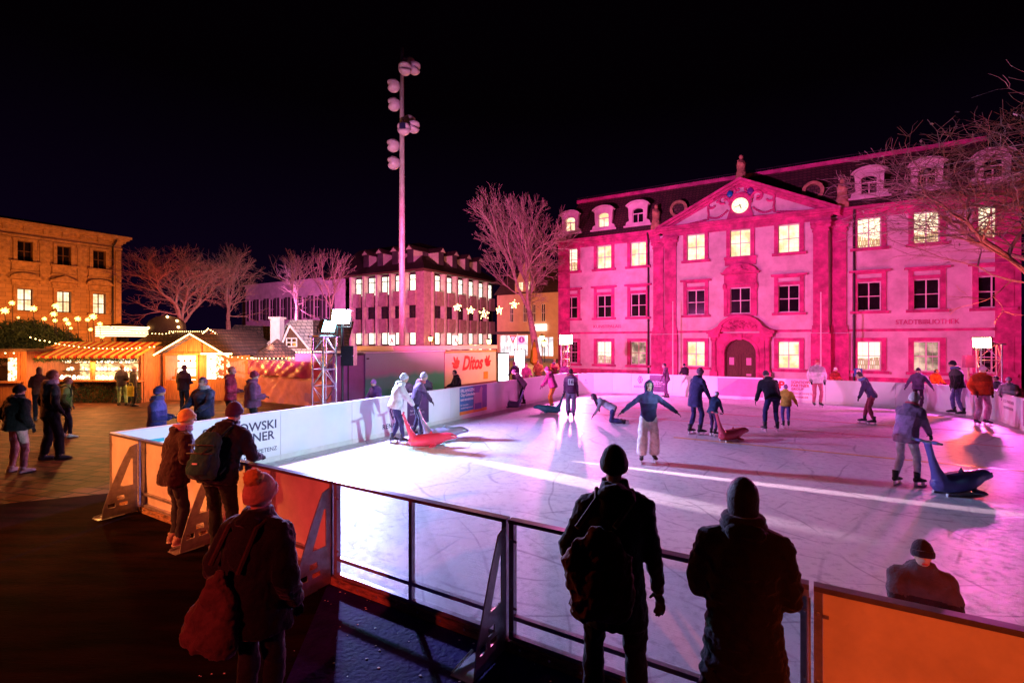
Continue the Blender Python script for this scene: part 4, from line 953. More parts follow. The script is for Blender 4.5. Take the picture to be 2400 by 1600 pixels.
def bulbs(pts, r, name, m, parent):
    b = MB(); [b.ball(p, r, 1) for p in pts]; return b.build(name, m, parent)
# striped stall
st = empty('market_stall', gx(100, 20.3), R(-3), 'market stall under a red and yellow striped awning full of glowing glassware', 'market stall', 'market stalls')
W = 4.25
m = MB(); m.box(0, W, 0, .08, 0, .86); [m.box(x-.06, x+.06, -.02, .1, .86, 1.95) for x in (.06, W/2, W-.06)]; m.box(-.04, W+.04, -.22, .16, .86, .92); m.box(0, W, .06, .12, 1.88, 1.97); m.box(-.02, .05, .1, 2.2, 0, 2.3); m.box(W-.05, W+.02, .1, 2.2, 0, 2.3); m.build('counter', M['wood'], st)
MB().quad((0, 1.6, .8), (W, 1.6, .8), (W, 1.6, 2.2), (0, 1.6, 2.2)).build('back_wall', M['stallglow'], st)
m = MB(); [m.box(.1, W-.1, .75, 1.1, z, z+.035) for z in (1.22, 1.55)]; m.build('shelf', M['darkwood'], st)
random.seed(21); g1, g2 = MB(), MB()
for z, n in ((.92, 60), (1.255, 60), (1.585, 50)):
    for k in range(n):
        x = random.uniform(.12, W-.12); y = random.uniform(.3, .7) if z < 1 else random.uniform(.78, 1.05); r = random.uniform(.03, .06)
        (g1 if random.random() < .6 else g2).lathe([(r*.7, z), (r, z+r), (r*.9, z+r*2), (r*.4, z+r*2.6), (r*.5, z+r*3)], 8, (x, y, 0))
for k in range(60): g2.ball((random.uniform(.1, W-.1), random.uniform(.1, .5), 1.78+random.uniform(-.1, .08)), random.uniform(.03, .05), 1)
q = g1.build('glassware', M['goods'], st); q['kind'] = 'stuff'; q = g2.build('lit_ornaments', M['goodsw'], st); q['kind'] = 'stuff'
AWN = [(-.35, 1.1, 2.50), (W+.0, 1.1, 2.47), (W+.35, -.55, 1.93), (-.02, -.55, 1.90)]
r1, r2 = MB(), MB(); N = 27
for i in range(N):
    a0 = V(AWN[0]).lerp(V(AWN[1]), i/N); a1 = V(AWN[0]).lerp(V(AWN[1]), (i+1)/N); b0 = V(AWN[3]).lerp(V(AWN[2]), i/N); b1 = V(AWN[3]).lerp(V(AWN[2]), (i+1)/N)
    t = r1 if i % 2 == 0 else r2; e = V((0, 0, .025))
    t.quad(b0, b1, a1, a0); t.quad(b0-e, a0-e, a1-e, b1-e); t.quad(b0, b0-e*5, b1-e*5, b1)
q = r1.build('awning', M['yellowc'], st); r2.build('awning_stripe', M['red'], q)
m = MB(); needles(m, 1300, lambda: (V((random.uniform(0, W+.3), -.55+random.uniform(-.08, .1), 1.80+random.uniform(-.05, .05))), V((0, -.2, -.4))), .12, .01); q = m.build('fir_garland', M['fir'], st); q['kind'] = 'stuff'
m = MB(); needles(m, 2600, lambda: (V((random.uniform(0, W), -.05, random.uniform(.03, .85))), V((0, -.5, -.3))), .12, .014); q = m.build('fir_skirt', M['fir'], st); q['kind'] = 'stuff'
# cabin at the edge of the picture
s0_ = empty('market_stall', gx(-90, 19.2), R(6), 'timber market cabin with a lit hatch beside the fir mound', 'market stall', 'market stalls')
m = MB(); m.wall(0, 2.35, 0, 2.1, [(.55, 2.0, .95, 1.85)], depth=.12); m.quad((2.35, 0, 0), (2.35, 2.2, 0), (2.35, 2.2, 2.1), (2.35, 0, 2.1)); m.build('wall', M['wood'], s0_, fix=False)
MB().quad((.4, 1.5, .8), (2.2, 1.5, .8), (2.2, 1.5, 2.0), (.4, 1.5, 2.0)).build('back_wall', M['goods'], s0_)
m = MB(); m.box(.4, 2.2, -.2, .14, .88, .94); m.build('counter', M['wood'], s0_); m = MB(); m.box(-.2, 2.6, -.4, 2.3, 2.1, 2.2); m.build('roof', M['darkwood'], s0_)
[MB().box(x-.05, x+.05, -.05, .0, 0, 2.1).build('post', M['wood'], s0_) for x in (.05, .5, 2.05, 2.3)]
bulbs([V((.1+.3*k, -.42, 2.05)) for k in range(8)], .025, 'bulb_chain', M['bulb'], s0_)
# fir mound with star lamps
fm = empty('fir_canopy', gx(110, 23.5), 0, 'dark mound of fir branches topped with glowing stars behind the stalls', 'fir branches')
random.seed(4)
def mound(x):     # silhouette height
    return 2.15+1.35*math.exp(-((x+1.1)/2.6)**2)
m = MB()
def fmp():
    x = random.uniform(-4.6, 2.9); h = mound(x)*min(1, max(.55, (2.9-x)/1.6)); y = random.uniform(-1, 1); z = h*(1-.18*y*y)*(random.uniform(.72, 1.02) if random.random() < .8 else random.uniform(.5, .8))
    return V((x, y-.8*(1-z/h), z)), V((random.uniform(-.4, .4), -.6, -.25))
needles(m, 15000, fmp, .26, .022); q = m.build('branches', M['fir'], fm); q['kind'] = 'stuff'
m = MB()
for x in (-3.4, -1.2, 1.0, 2.4): m.tube([(x, 0, 0), (x, 0, mound(x)*.8)], .05, 6)
m.build('pole', M['darkwood'], fm)
SS = [(11, 728, .16), (28, 710, .11), (78, 723, .14), (131, 717, .14), (126, 736, .13), (104, 747, .09), (129, 751, .09), (154, 749, .10), (160, 758, .10), (182, 747, .12), (205, 749, .09), (218, 742, .15), (234, 759, .10), (239, 788, .10), (212, 772, .08), (166, 769, .06), (43, 744, .05)]
for i, (px, py, r) in enumerate(SS):
    c = at(px, py, 23.0)-fm.location; m = MB(); m.ball((0, 0, 0), r*.5, 2)
    bmesh.ops.create_icosphere(m.bm, subdivisions=1, radius=.01)
    for k in range(14):
        ph = math.acos(1-2*(k+.5)/14); th = k*2.4; d = V((math.sin(ph)*math.cos(th), math.sin(ph)*math.sin(th), math.cos(ph))); m.tube([d*r*.2, d*r*1.15], [r*.26, .004], 5)
    m.build('star_lamp', M['stars'], fm, loc=c)
    MB().tube([c, (c.x, c.y+.1, 1.9)], .012, 5).build('star_stem', M['darkmetal'], fm)
# gabled stall
gs = empty('market_stall', gx(378, 21.0), 0, 'gabled market hut outlined in warm bulbs with a bright serving window', 'market stall', 'market stalls')
W = 2.85; hz = 1.98; az = 2.72
m = MB(); m.wall(.1, 1.85, 0, hz, [(.2, 1.48, .85, 1.9)], depth=.1); m.wall(1.85, W-.1, 0, .9, [], y=0); m.prism([(.1, hz), (W-.1, hz), (W/2, az)], .02, .08); m.quad((.1, 0, 0), (.1, 2.5, 0), (.1, 2.5, hz), (.1, 0, hz)); m.build('wall', M['wood'], gs, fix=False)
m = MB(); [m.box(x-.05, x+.05, -.04, .0, 0, hz) for x in (.15, 1.55, 1.9, W-.12)]; m.box(.1, W-.1, -.045, .0, hz-.06, hz+.03); [m.box(x-.03, x+.03, -.03, .02, hz, 2.5) for x in (1.1, 1.7)]; m.build('timber', M['wood'], gs)
MB().quad((.0, .9, .7), (1.8, .9, .7), (1.8, .9, 2.0), (.0, .9, 2.0)).build('lit_interior', M['goodsw'], gs)
m = MB()
for k in range(5): m.ball((.35+.25*k, .6, 1.65), (.06, .02, .07), 1)
m.tube([(.4, .3, 1.0), (.42, .3, 1.28), (.55, .3, 1.36), (1.4, .3, 1.36)], .025, 6); m.box(.25, 1.45, .3, .6, .86, 1.0); m.build('serving_gear', M['wood'], gs)
m = MB()
for k in range(45): m.ball((random.uniform(1.95, W-.2), random.uniform(.1, .6), random.uniform(.9, 1.8)), random.uniform(.04, .1), 1)
q = m.build('hanging_goods', M['goods'], gs); q['kind'] = 'stuff'
m = MB(); m.quad((-.2, -.3, hz-.10), (-.2, 2.6, hz-.10), (W/2, 2.6, az+.12), (W/2, -.3, az+.12)); m.quad((W+.2, -.3, hz-.10), (W/2, -.3, az+.12), (W/2, 2.6, az+.12), (W+.2, 2.6, hz-.10)); m.build('roof', M['slate2'], gs)
bulbs([V((-.2+(W/2+.2)*t, -.33, hz-.12+(az-hz+.22)*t)) for t in [i/26 for i in range(27)]]+[V((W+.2-(W/2+.2)*t, -.33, hz-.12+(az-hz+.22)*t)) for t in [i/26 for i in range(27)]], .030, 'bulb_chain', M['bulb'], gs)
bulbs([V((1.9+.06*k, -.3, hz-.0)) for k in range(22)], .035, 'bulb_chain', M['bulb'], gs)
# taller hut behind
h2 = empty('market_hut', gx(405, 24.0), 0, 'tall shingled hut with a bulb-edged gable behind the bright serving window', 'market hut')
W = 4.2
m = MB(); m.quad((0, 0, 1.6), (1.75, 0, 3.12), (1.75, 4, 3.12), (0, 4, 1.6)); m.quad((1.75, 0, 3.12), (W, 0, 1.55), (W, 4, 1.55), (1.75, 4, 3.12)); m.build('roof', M['slate2'], h2)
m = MB(); m.prism([(.25, 0), (W-.3, 0), (W-.3, 1.62), (1.75, 2.98), (.25, 1.62)], .25, .35); m.build('wall', M['wood'], h2)
bulbs([V((1.75*t, -.03, 1.62+1.5*t)) for t in [.45+.55*i/14 for i in range(15)]]+[V((1.75+(W-1.75)*t, -.03, 3.12-1.55*t)) for t in [i/22 for i in range(18)]], .028, 'bulb_chain', M['bulb'], h2)
MB().box(2.5, 2.85, .1, .25, 2.0, 2.35).build('lit_sign', M['goodsw'], h2)
m = MB(); [m.ball((1.75+random.uniform(-.12, .12), -.05, 2.65+random.uniform(-.25, .25)), .05, 1) for k in range(12)]; m.build('ornament', M['darkmetal'], h2)
# long shingled hut linking the two stalls
h3 = empty('market_hut', gx(290, 25.5), 0, 'long low shingled hut roof between the striped awning and the gabled hut', 'market hut')
MB().quad((-.9, 0, 1.7), (4.3, 0, 1.7), (3.9, 2.2, 3.0), (-.1, 2.2, 3.0)).build('roof', M['slate2'], h3); MB().box(-.5, 4.0, .1, 2.1, 0, 1.65).build('wall', M['darkwood'], h3)
bulbs([V((.9+.12*k, 2.1, 3.06)) for k in range(26)], .02, 'bulb_chain', M['bulb'], h3)
# dark roofs
h4 = empty('market_hut', gx(490, 29), 0, 'dark-roofed hut with a long ridge behind the bulb-edged gable', 'market hut')
m = MB(); m.quad((-.2, 0, 1.75), (4.3, 0, 1.55), (2.7, 2, 3.45), (.4, 2, 3.55)); m.quad((4.3, 0, 1.55), (4.3, 4, 1.55), (2.7, 2, 3.45), (2.7, 2, 3.45+.001)); m.build('roof', M['slate'], h4); MB().box(.1, 4.0, .1, 3.5, 0, 1.62).build('wall', M['darkwood'], h4)
# pale hut with chimney and dormer
h5 = empty('market_hut', gx(612, 27), 0, 'pale floodlit hut roof with a white chimney and a triangular dormer', 'market hut')
m = MB(); m.quad((-.1, 0, 2.0), (2.85, 0, 2.0), (2.2, 1.6, 3.75), (.9, 1.6, 3.75)); m.quad((-.1, 0, 2.0), (.9, 1.6, 3.75), (.9, 3.0, 3.75), (-.1, 4, 2.0)); m.build('roof', M['paleshingle'], h5); MB().box(.1, 4.2, .1, 3.8, 0, 1.98).build('wall', M['housewall'], h5)
m = MB(); m.box(.38, .90, .25, .8, 2.4, 3.75); m.box(.30, .98, .18, .88, 3.75, 3.86); m.build('chimney', M['whitepaint'], h5)
q = MB().prism([(1.05, 2.1), (2.45, 2.1), (1.55, 3.3)], .1, .2).build('dormer', M['darkwood'], h5)
m = MB()
for a, b in (((1.0, 2.1), (1.55, 3.38)), ((1.55, 3.38), (2.6, 2.1))): m.tube([(a[0], .04, a[1]), (b[0], .04, b[1])], .06, 6)
m.build('dormer_frame', M['whitepaint'], q); window(h5, 1.65, 2.2, 2.7, .6, .09, M['darkglass'], M['whitepaint'], bars=False)
MB().quad((2.1, .3, 2.05), (4.6, .3, 2.05), (4.3, 2.5, 3.7), (2.2, 1.6, 3.75)).build('side_roof', M['slate'], h5)
bulbs([V((.2+.16*k, -.1, 1.92)) for k in range(26)], .03, 'bulb_chain', M['bulb'], h5)
# small pyramid roof with a straw star
h6 = empty('market_kiosk', gx(650, 23.2), 0, 'small kiosk with a red shingled pyramid roof and a straw star', 'market kiosk')
m = MB(); m.loft([(V((0, 0, z)), V((1, 0, 0)), V((0, 1, 0)), r, r) for r, z in ((1.12, 1.78), (.55, 2.2), (.02, 2.62))], 8); m.build('roof', M['slate2'], h6); m = MB(); [MB().box(x-.05, x+.05, y-.05, y+.05, 0, 1.8).build('post', M['wood'], h6) for x in (-.8, .8) for y in (-.5, .5)]
m = MB(); m.box(-.8, .8, -.45, -.4, 0, 1.0); m.box(-.9, .9, -.6, -.35, 1.0, 1.06); m.build('counter', M['wood'], h6)
m = MB()
for k in range(6): a = R(30*k); m.tube([(.2*math.cos(a), -.66, 2.2+.2*math.sin(a)), (-.2*math.cos(a), -.66, 2.2-.2*math.sin(a))], .012, 5)
m.build('straw_star', M['goldtrim'], h6)
bulbs([V((1.1*math.cos(R(a)), 1.1*math.sin(R(a)), 1.74)) for a in range(180, 361, 9)], .025, 'bulb_chain', M['bulb'], h6)
# sagging strings of bulbs between the stalls
for (xa, ya, za), (xb, yb, zb), sag, lb in (((60, 19.6, 2.75), (372, 20.4, 2.35), .28, 'sagging bulb string over the front of the striped awning'), ((500, 20.6, 2.15), (600, 21.0, 1.85), .12, 'short bulb string from the gabled hut to the tarpaulin fence'), ((245, 24.6, 3.35), (415, 24.8, 3.0), .22, 'bulb string in front of the carousel canopy')):
    A, B = gx(xa, ya, za), gx(xb, yb, zb); ls = empty('string_light', A, 0, lb, 'string light', 'strings of bulbs over the stalls'); n = max(8, int((B-A).length/.17))
    P = [(B-A)*(i/n)-V((0, 0, sag*4*(i/n)*(1-i/n)+random.uniform(-.015, .015))) for i in range(n+1)]
    MB().tube(P, .008, 4).build('cable', M['black'], ls); bme = MB().ball((0, 0, 0), .022, 1).mesh('bulb')
    for q in P[1:-1]: link('bulb', bme, M['bulb'], ls, q-V((random.uniform(-.03, .03), 0, .04)))
# carousel canopy
ca = empty('carousel', gx(287, 30), 0, 'carousel canopy rimmed with bright rows of lamps above the striped awning', 'carousel')
m = MB(); m.lathe([(1.22, 2.78), (1.22, 3.40), (1.0, 3.44), (.05, 3.6)], 28); m.build('canopy', M['wood'], ca)
M['neon'] = emit('lamp_rows', (1, .66, .3), 6)
m = MB()
for z in (2.83, 2.96, 3.09, 3.22, 3.35): m.tube([(1.24*math.cos(R(a)), 1.24*math.sin(R(a)), z) for a in range(150, 391, 8)], .034, 5)
m.build('lamp_row', M['neon'], ca); m = MB(); m.tube([(0, 0, 0), (0, 0, 3.1)], .3, 10); m.build('centre_drum', M['darkwood'], ca)
big = empty('fairground_ride', gx(385, 36), 0, 'arched ride front with a few bright lamps below the bare tree', 'fairground ride')
m = MB(); m.prism([(-1.3, 0), (1.4, 0), (1.4, 3.6)]+arc(.05, 3.6, 1.35, .8, 0, 180, 12)[1:], 0, .3); m.build('arch_front', M['darkwood'], big)
bulbs([V((-1.1, -.1, 3.5)), V((1.1, -.1, 3.55)), V((1.0, -.1, 4.0)), V((.3, -.1, 4.3))], .09, 'lamp', M['bulb'], big)

# ------------------------------------------------------------------ street furniture near the far corner
wires = [(1072, 720, .42), (1103, 727, .42), (1134, 735, .60), (1170, 727, .42), (1205, 714, .5)]
for i, (px, py, r) in enumerate(wires):
    Y = 46+1.5*i; c = at(px, py, Y)
    s = empty('hanging_star', c, 0, ['hanging star light in front of the office fins, first of the row from the mast', 'hanging star light second in the row from the mast', 'largest hanging star light in the row over the street', 'hanging star light between the largest one and the town house gable', 'hanging star light by the town house gable'][i], 'star light', 'star lights hung across the street')
    P = []
    for k in range(10):
        a0, a1 = R(90+36*k), R(90+36*(k+1)); r0, r1 = (r, r*.42) if k % 2 == 0 else (r*.42, r)
        for t in (0, .5): P.append(V((r0*math.cos(a0)*(1-t)+r1*math.cos(a1)*t, 0, r0*math.sin(a0)*(1-t)+r1*math.sin(a1)*t))+V((random.gauss(0, .05), random.gauss(0, .06), random.gauss(0, .05))))
    bulbs([q*.85 for q in P]+[q*.4 for q in P[::3]], .045, 'bulb_cluster', M['bulb'], s)['kind'] = 'stuff'; m = MB(); m.tube([(0, 0, r), (0, 0, r+2.2)], .01, 4); m.build('star_frame', M['darkmetal'], s)
M['vitrine'] = emit('backlit_poster', (.95, .95, 1), 4, .25, 1.5)
for px, Y, w, z0, z1, lb in ((1180, 30, .62, .1, 1.75, 'tall backlit poster case beside the snack trailer'), (1218, 31, .62, .2, 1.95, 'squat backlit poster case between the trailer and the leaning tree')):
    v = empty('poster_case', gx(px, Y), 0, lb, 'poster case', 'backlit poster cases'); m = MB(); m.box(-w/2-.06, w/2+.06, 0, .16, 0, z1+.07); m.build('cabinet', M['darkmetal'], v); MB().box(-w/2, w/2, -.01, -.001, z0, z1).build('lit_panel', M['vitrine'], v)
sg = empty('street_sign', gx(1213, 29.5), 0, 'street sign post with an upside-down red triangle and a square blue disc plate', 'street sign')
MB().tube([(0, 0, 0), (0, 0, 2.95)], .03, 8).build('post', M['steel'], sg); MB().prism([(-.50, 2.85), (-.06, 2.85), (-.28, 2.38)], -.05, -.035).build('triangle_plate', M['red'], sg); MB().prism([(-.42, 2.80), (-.14, 2.80), (-.28, 2.50)], -.056, -.051).build('triangle_centre', M['adwhite'], sg)
MB().box(.0, .48, -.05, -.035, 2.30, 2.85).build('square_plate', M['adwhite'], sg); MB().lathe([(.001, 0), (.19, 0), (.19, .006), (.001, .006)], 20).build('disc', M['adviolet'], sg, loc=(.24, -.052, 2.6), rot=(R(90), 0, 0))
MB().tube([(.24, -.061, 2.5), (.24, -.061, 2.7)], .03, 6).build('disc_figure', M['adwhite'], sg)
M['lantern'] = emit('lantern_glow', (1, .55, .12), 16)
for px, py, Y, lb in ((1009, 795, 69.6, 'wall lantern at the office block corner pier'), (1146, 802, 66, 'street lantern at the far end of the office block'), (1270, 793, 60, 'square wall lantern beside the leaning tree trunk'), (1276, 806, 59, 'lower wall lantern beside the leaning tree trunk')):
    c = at(px, py, Y); l = empty('street_lantern', (c.x, c.y, 0), 0, lb, 'lantern', 'glowing street lanterns'); MB().tube([(0, 0, 0), (0, 0, c.z-.25)], .05, 6).build('post', M['darkmetal'], l); MB().loft([(V((0, 0, c.z+z)), V((1, 0, 0)), V((0, 1, 0)), r, r) for r, z in ((.18, -.25), (.3, .2), (.32, .3))], 6).build('lantern_glass', M['lantern'], l)
    MB().loft([(V((0, 0, c.z+z)), V((1, 0, 0)), V((0, 1, 0)), r, r) for r, z in ((.36, .3), (.05, .55))], 6).build('lantern_cap', M['darkmetal'], l)
ps = empty('parking_sign', gx(2010, 20.8), 0, 'small blue square parking sign with a white P above the far boards', 'parking sign')
MB().tube([(0, 0, 0), (0, 0, 1.4)], .025, 8).build('post', M['steel'], ps); M['signblue'] = mat('sign_blue', (.01, .09, .50), .4, var=.05); MB().box(-.17, .17, -.045, -.03, 1.02, 1.36).build('sign_plate', M['signblue'], ps); text('P', .34, M['adwhite'], ps, 0, -.048, 1.07, 'CENTER', bold=.01)
MB().box(-.155, .155, -.049, -.046, 1.035, 1.345).build('x', M['adwhite'], ps) if False else None
for px, Y, z, lb in ((1577, 33.5, 5.2, 'thin pale flagpole in front of the palace pilasters nearer the tall tree'), (1924, 27.2, 5.2, 'thin pale flagpole in front of the palace pilasters nearer the library lettering')):
    f = empty('flagpole', gx(px, Y), 0, lb, 'flagpole', 'bare flagpoles before the palace'); MB().tube([(0, 0, 0), (0, 0, z)], [.05, .03], 8).build('pole', M['whitepaint'], f); MB().ball((0, 0, z), .05, 1).build('finial', M['whitepaint'], f)
nb = empty('notice_box', gx(2270, 19.3), 0, 'plain violet notice box on a post near the truss tower', 'notice box'); MB().box(-.18, .18, -.08, .08, 1.48, 1.96).build('box', M['adviolet'], nb); MB().tube([(0, .0, 0), (0, 0, 1.5)], .03, 6).build('post', M['steel'], nb)
yt = empty('folded_parasol', gx(1252, 33), 0, 'folded orange parasol beside the leaning tree trunk', 'parasol'); M['orangec'] = mat('orange_cloth', (.65, .30, .03), .7, var=.2); MB().lathe([(.06, .9), (.30, 1.1), (.22, 1.8), (.05, 2.5)], 8).build('canopy', M['orangec'], yt); MB().tube([(0, 0, 0), (0, 0, 2.6)], .03, 6).build('pole', M['darkmetal'], yt)

# ------------------------------------------------------------------ bare trees
def tree(base, height, spread, tr, seed, label, levels=6, bark='bark', thin=.011, clear=.28, lean=(0, 0), leaves=60, ctr=(0, 0), sides=5, tilt=1.):
    rnd = random.Random(seed); segs = []; tips = []
    def rv(): return V((rnd.gauss(0, 1), rnd.gauss(0, 1), rnd.gauss(0, 1)))
    def grow(p, d, l, r, lev):
        n = 4 if lev < 3 else 3; pts = [p.copy()]; rad = [r]
        for i in range(n):
            d = (d+rv()*(.10 if lev < 2 else .17)+V((0, 0, .10 if lev < 4 else .05))).normalized(); p = p+d*(l/n); pts.append(p.copy()); rad.append(r*(1-.38*(i+1)/n))
            if lev >= 1 and lev < levels and rnd.random() < .55: 
                s = (d+rv()*.75).normalized(); grow(p, s, l*rnd.uniform(.45, .62), rad[-1]*.5, lev+2 if lev+2 <= levels else levels)
        segs.append((lev, pts, rad))
        if lev >= levels: tips.append(p); return
        k = 3 if (lev < 2 or rnd.random() < .35) else 2
        a0 = rnd.uniform(0, 6.28); o = d.orthogonal().normalized(); b = d.cross(o)
        for j in range(k):
            a = a0+6.283*j/k+rnd.uniform(-.4, .4); ang = rnd.uniform(.35, .75)*tilt if lev else rnd.uniform(.5, .9)*tilt
            grow(p, (d*math.cos(ang)+(o*math.cos(a)+b*math.sin(a))*math.sin(ang)).normalized(), l*rnd.uniform(.68, .86), r*rnd.uniform(.55, .68), lev+1)
    th = height*clear; tp = [V((lean[0]*th*t+rnd.gauss(0, .05), lean[1]*th*t+rnd.gauss(0, .05), th*t)) for t in (0, .12, .4, .7, 1)]
    top = tp[-1]
    for j in range(4):
        a = 6.283*j/4+rnd.uniform(-.4, .4); ang = rnd.uniform(.35, .95)*tilt if j else .1
        grow(top, V((math.cos(a)*math.sin(ang), math.sin(a)*math.sin(ang), math.cos(ang))), height*.23, tr*.62, 1)
    zt = max(q.z for _, P, _ in segs for q in P); rx = sorted(abs(q.x-top.x) for q in tips)[int(len(tips)*.97)]; ry = sorted(abs(q.y-top.y) for q in tips)[int(len(tips)*.97)]
    kz = (height-th)/(zt-th); kx = spread/rx; ky = spread/ry
    def fit(q): return V((top.x+(q.x-top.x)*kx+ctr[0]*(q.z-th)/(zt-th), top.y+(q.y-top.y)*ky+ctr[1]*(q.z-th)/(zt-th), th+(q.z-th)*kz))
    t = empty('bare_tree', base, 0, label, 'tree', 'bare winter trees round the square')
    MB().tube(tp, [tr*1.35, tr*1.08, tr, tr*.95, tr*.8], 12).build('trunk', M[bark], t, True)
    m = MB(); 
    for lev, P, rad in segs: m.tube([fit(q) for q in P], [max(thin, q*.9) for q in rad], 7 if lev < 3 else (4 if lev < 5 else 3), False)
    q = m.build('crown', M[bark], t, fix=False)
    if leaves:
        m = MB()
        for k in range(leaves):
            c = fit(rnd.choice(tips))+rv()*.06; a, b = rv().normalized()*.07, rv().normalized()*.05; m.quad(c-a, c+b, c+a, c-b)
        q = m.build('dead_leaves', M[bark], t, fix=False); q['kind'] = 'stuff'
    return t
tree(gx(1268, 36), 14.0, 3.4, .25, 5, 'tall bare plane tree with a leaning trunk lit magenta beside the palace', levels=7, clear=.34, lean=(-.20, 0), leaves=140, ctr=(-1.5, -.5), tilt=.55, thin=.009)
tree(gx(427, 46), 11.6, 4.4, .30, 8, 'bare tree nearest the sandstone mansion, lit orange from the stalls below', levels=7, clear=.35, leaves=60, tilt=.8, thin=.008)
tree(gx(540, 52), 12.9, 4.0, .26, 15, 'bare tree between the widest bare crown and the shuttered house', levels=6, clear=.36, leaves=60, lean=(-.06, 0), tilt=.7, thin=.008)
tree(gx(695, 62), 14.2, 3.6, .20, 22, 'bare reddish tree in front of the shuttered windows', levels=5, clear=.46, leaves=30, tilt=.62, thin=.010)
tree(gx(775, 64), 14.8, 3.0, .18, 31, 'narrow bare tree between the shuttered house and the office block', levels=5, clear=.46, leaves=30, tilt=.6, thin=.010)
tree(V((21.4, 18.4, 0)), 12.4, 7.2, .24, 44, 'bare overhanging tree reaching in over the library lettering and its truss tower', levels=7, clear=.30, leaves=420, ctr=(-.6, 0), tilt=1.1, thin=.008)
# ------------------------------------------------------------------ people
X3, Z3 = V((1, 0, 0)), V((0, 0, 1))
_mats = {}
def cloth(col, rough=.85):
    k = tuple(round(c, 3) for c in col)+(rough,)
    if k not in _mats:
        _mats[k] = mat('cloth', col, rough, var=.35, scale=7, bump=.35, bscale=60, spec=.25)
        b_ = _mats[k].node_tree.nodes['Principled BSDF']; b_.inputs['Sheen Weight'].default_value = .25; b_.inputs['Sheen Roughness'].default_value = .4
    return _mats[k]
SKIN = mat('skin', (.50, .30, .22), .55, var=.12, scale=5)
M['skateblade'] = M['alu']
def ik(a, b, l1, l2, pole):
    d = b-a; L = d.length; n = d.normalized() if L > 1e-5 else V((0, 0, -1))
    L2 = min(L, (l1+l2)*.998); b = a+n*L2
    x = (l1*l1-l2*l2+L2*L2)/(2*L2); h = math.sqrt(max(0, l1*l1-x*x)); p = pole-n*pole.dot(n)
    return a+n*x+(p.normalized() if p.length > 1e-5 else n.orthogonal())*h, b
ARMS = {   # hand targets (right, left) measured with the person facing +y
    'down': ((.27, .05, .82), (-.27, .05, .82)), 'pockets': ((.24, .10, .93), (-.24, .10, .93)), 'rail': ((.2, .38, 1.08), (-.2, .38, 1.08)),
    'spread': ((.72, .0, 1.02), (-.72, .02, 1.06)), 'front': ((.10, .26, 1.12), (-.10, .26, 1.12)), 'push': ((.14, .42, .98), (-.14, .42, .98)),
    'phone': ((.08, .28, 1.32), (-.08, .28, 1.30)), 'balance': ((.46, .18, 1.0), (-.46, .18, 1.0)), 'hold': ((.2, .40, .82), (-.27, .05, .85)), 'hug': ((.30, .24, 1.16), (-.18, .30, 1.12)), 'hips': ((.24, .08, 1.0), (-.24, .08, 1.0)), 'low': ((.16, .45, .62), (-.16, .45, .62))}
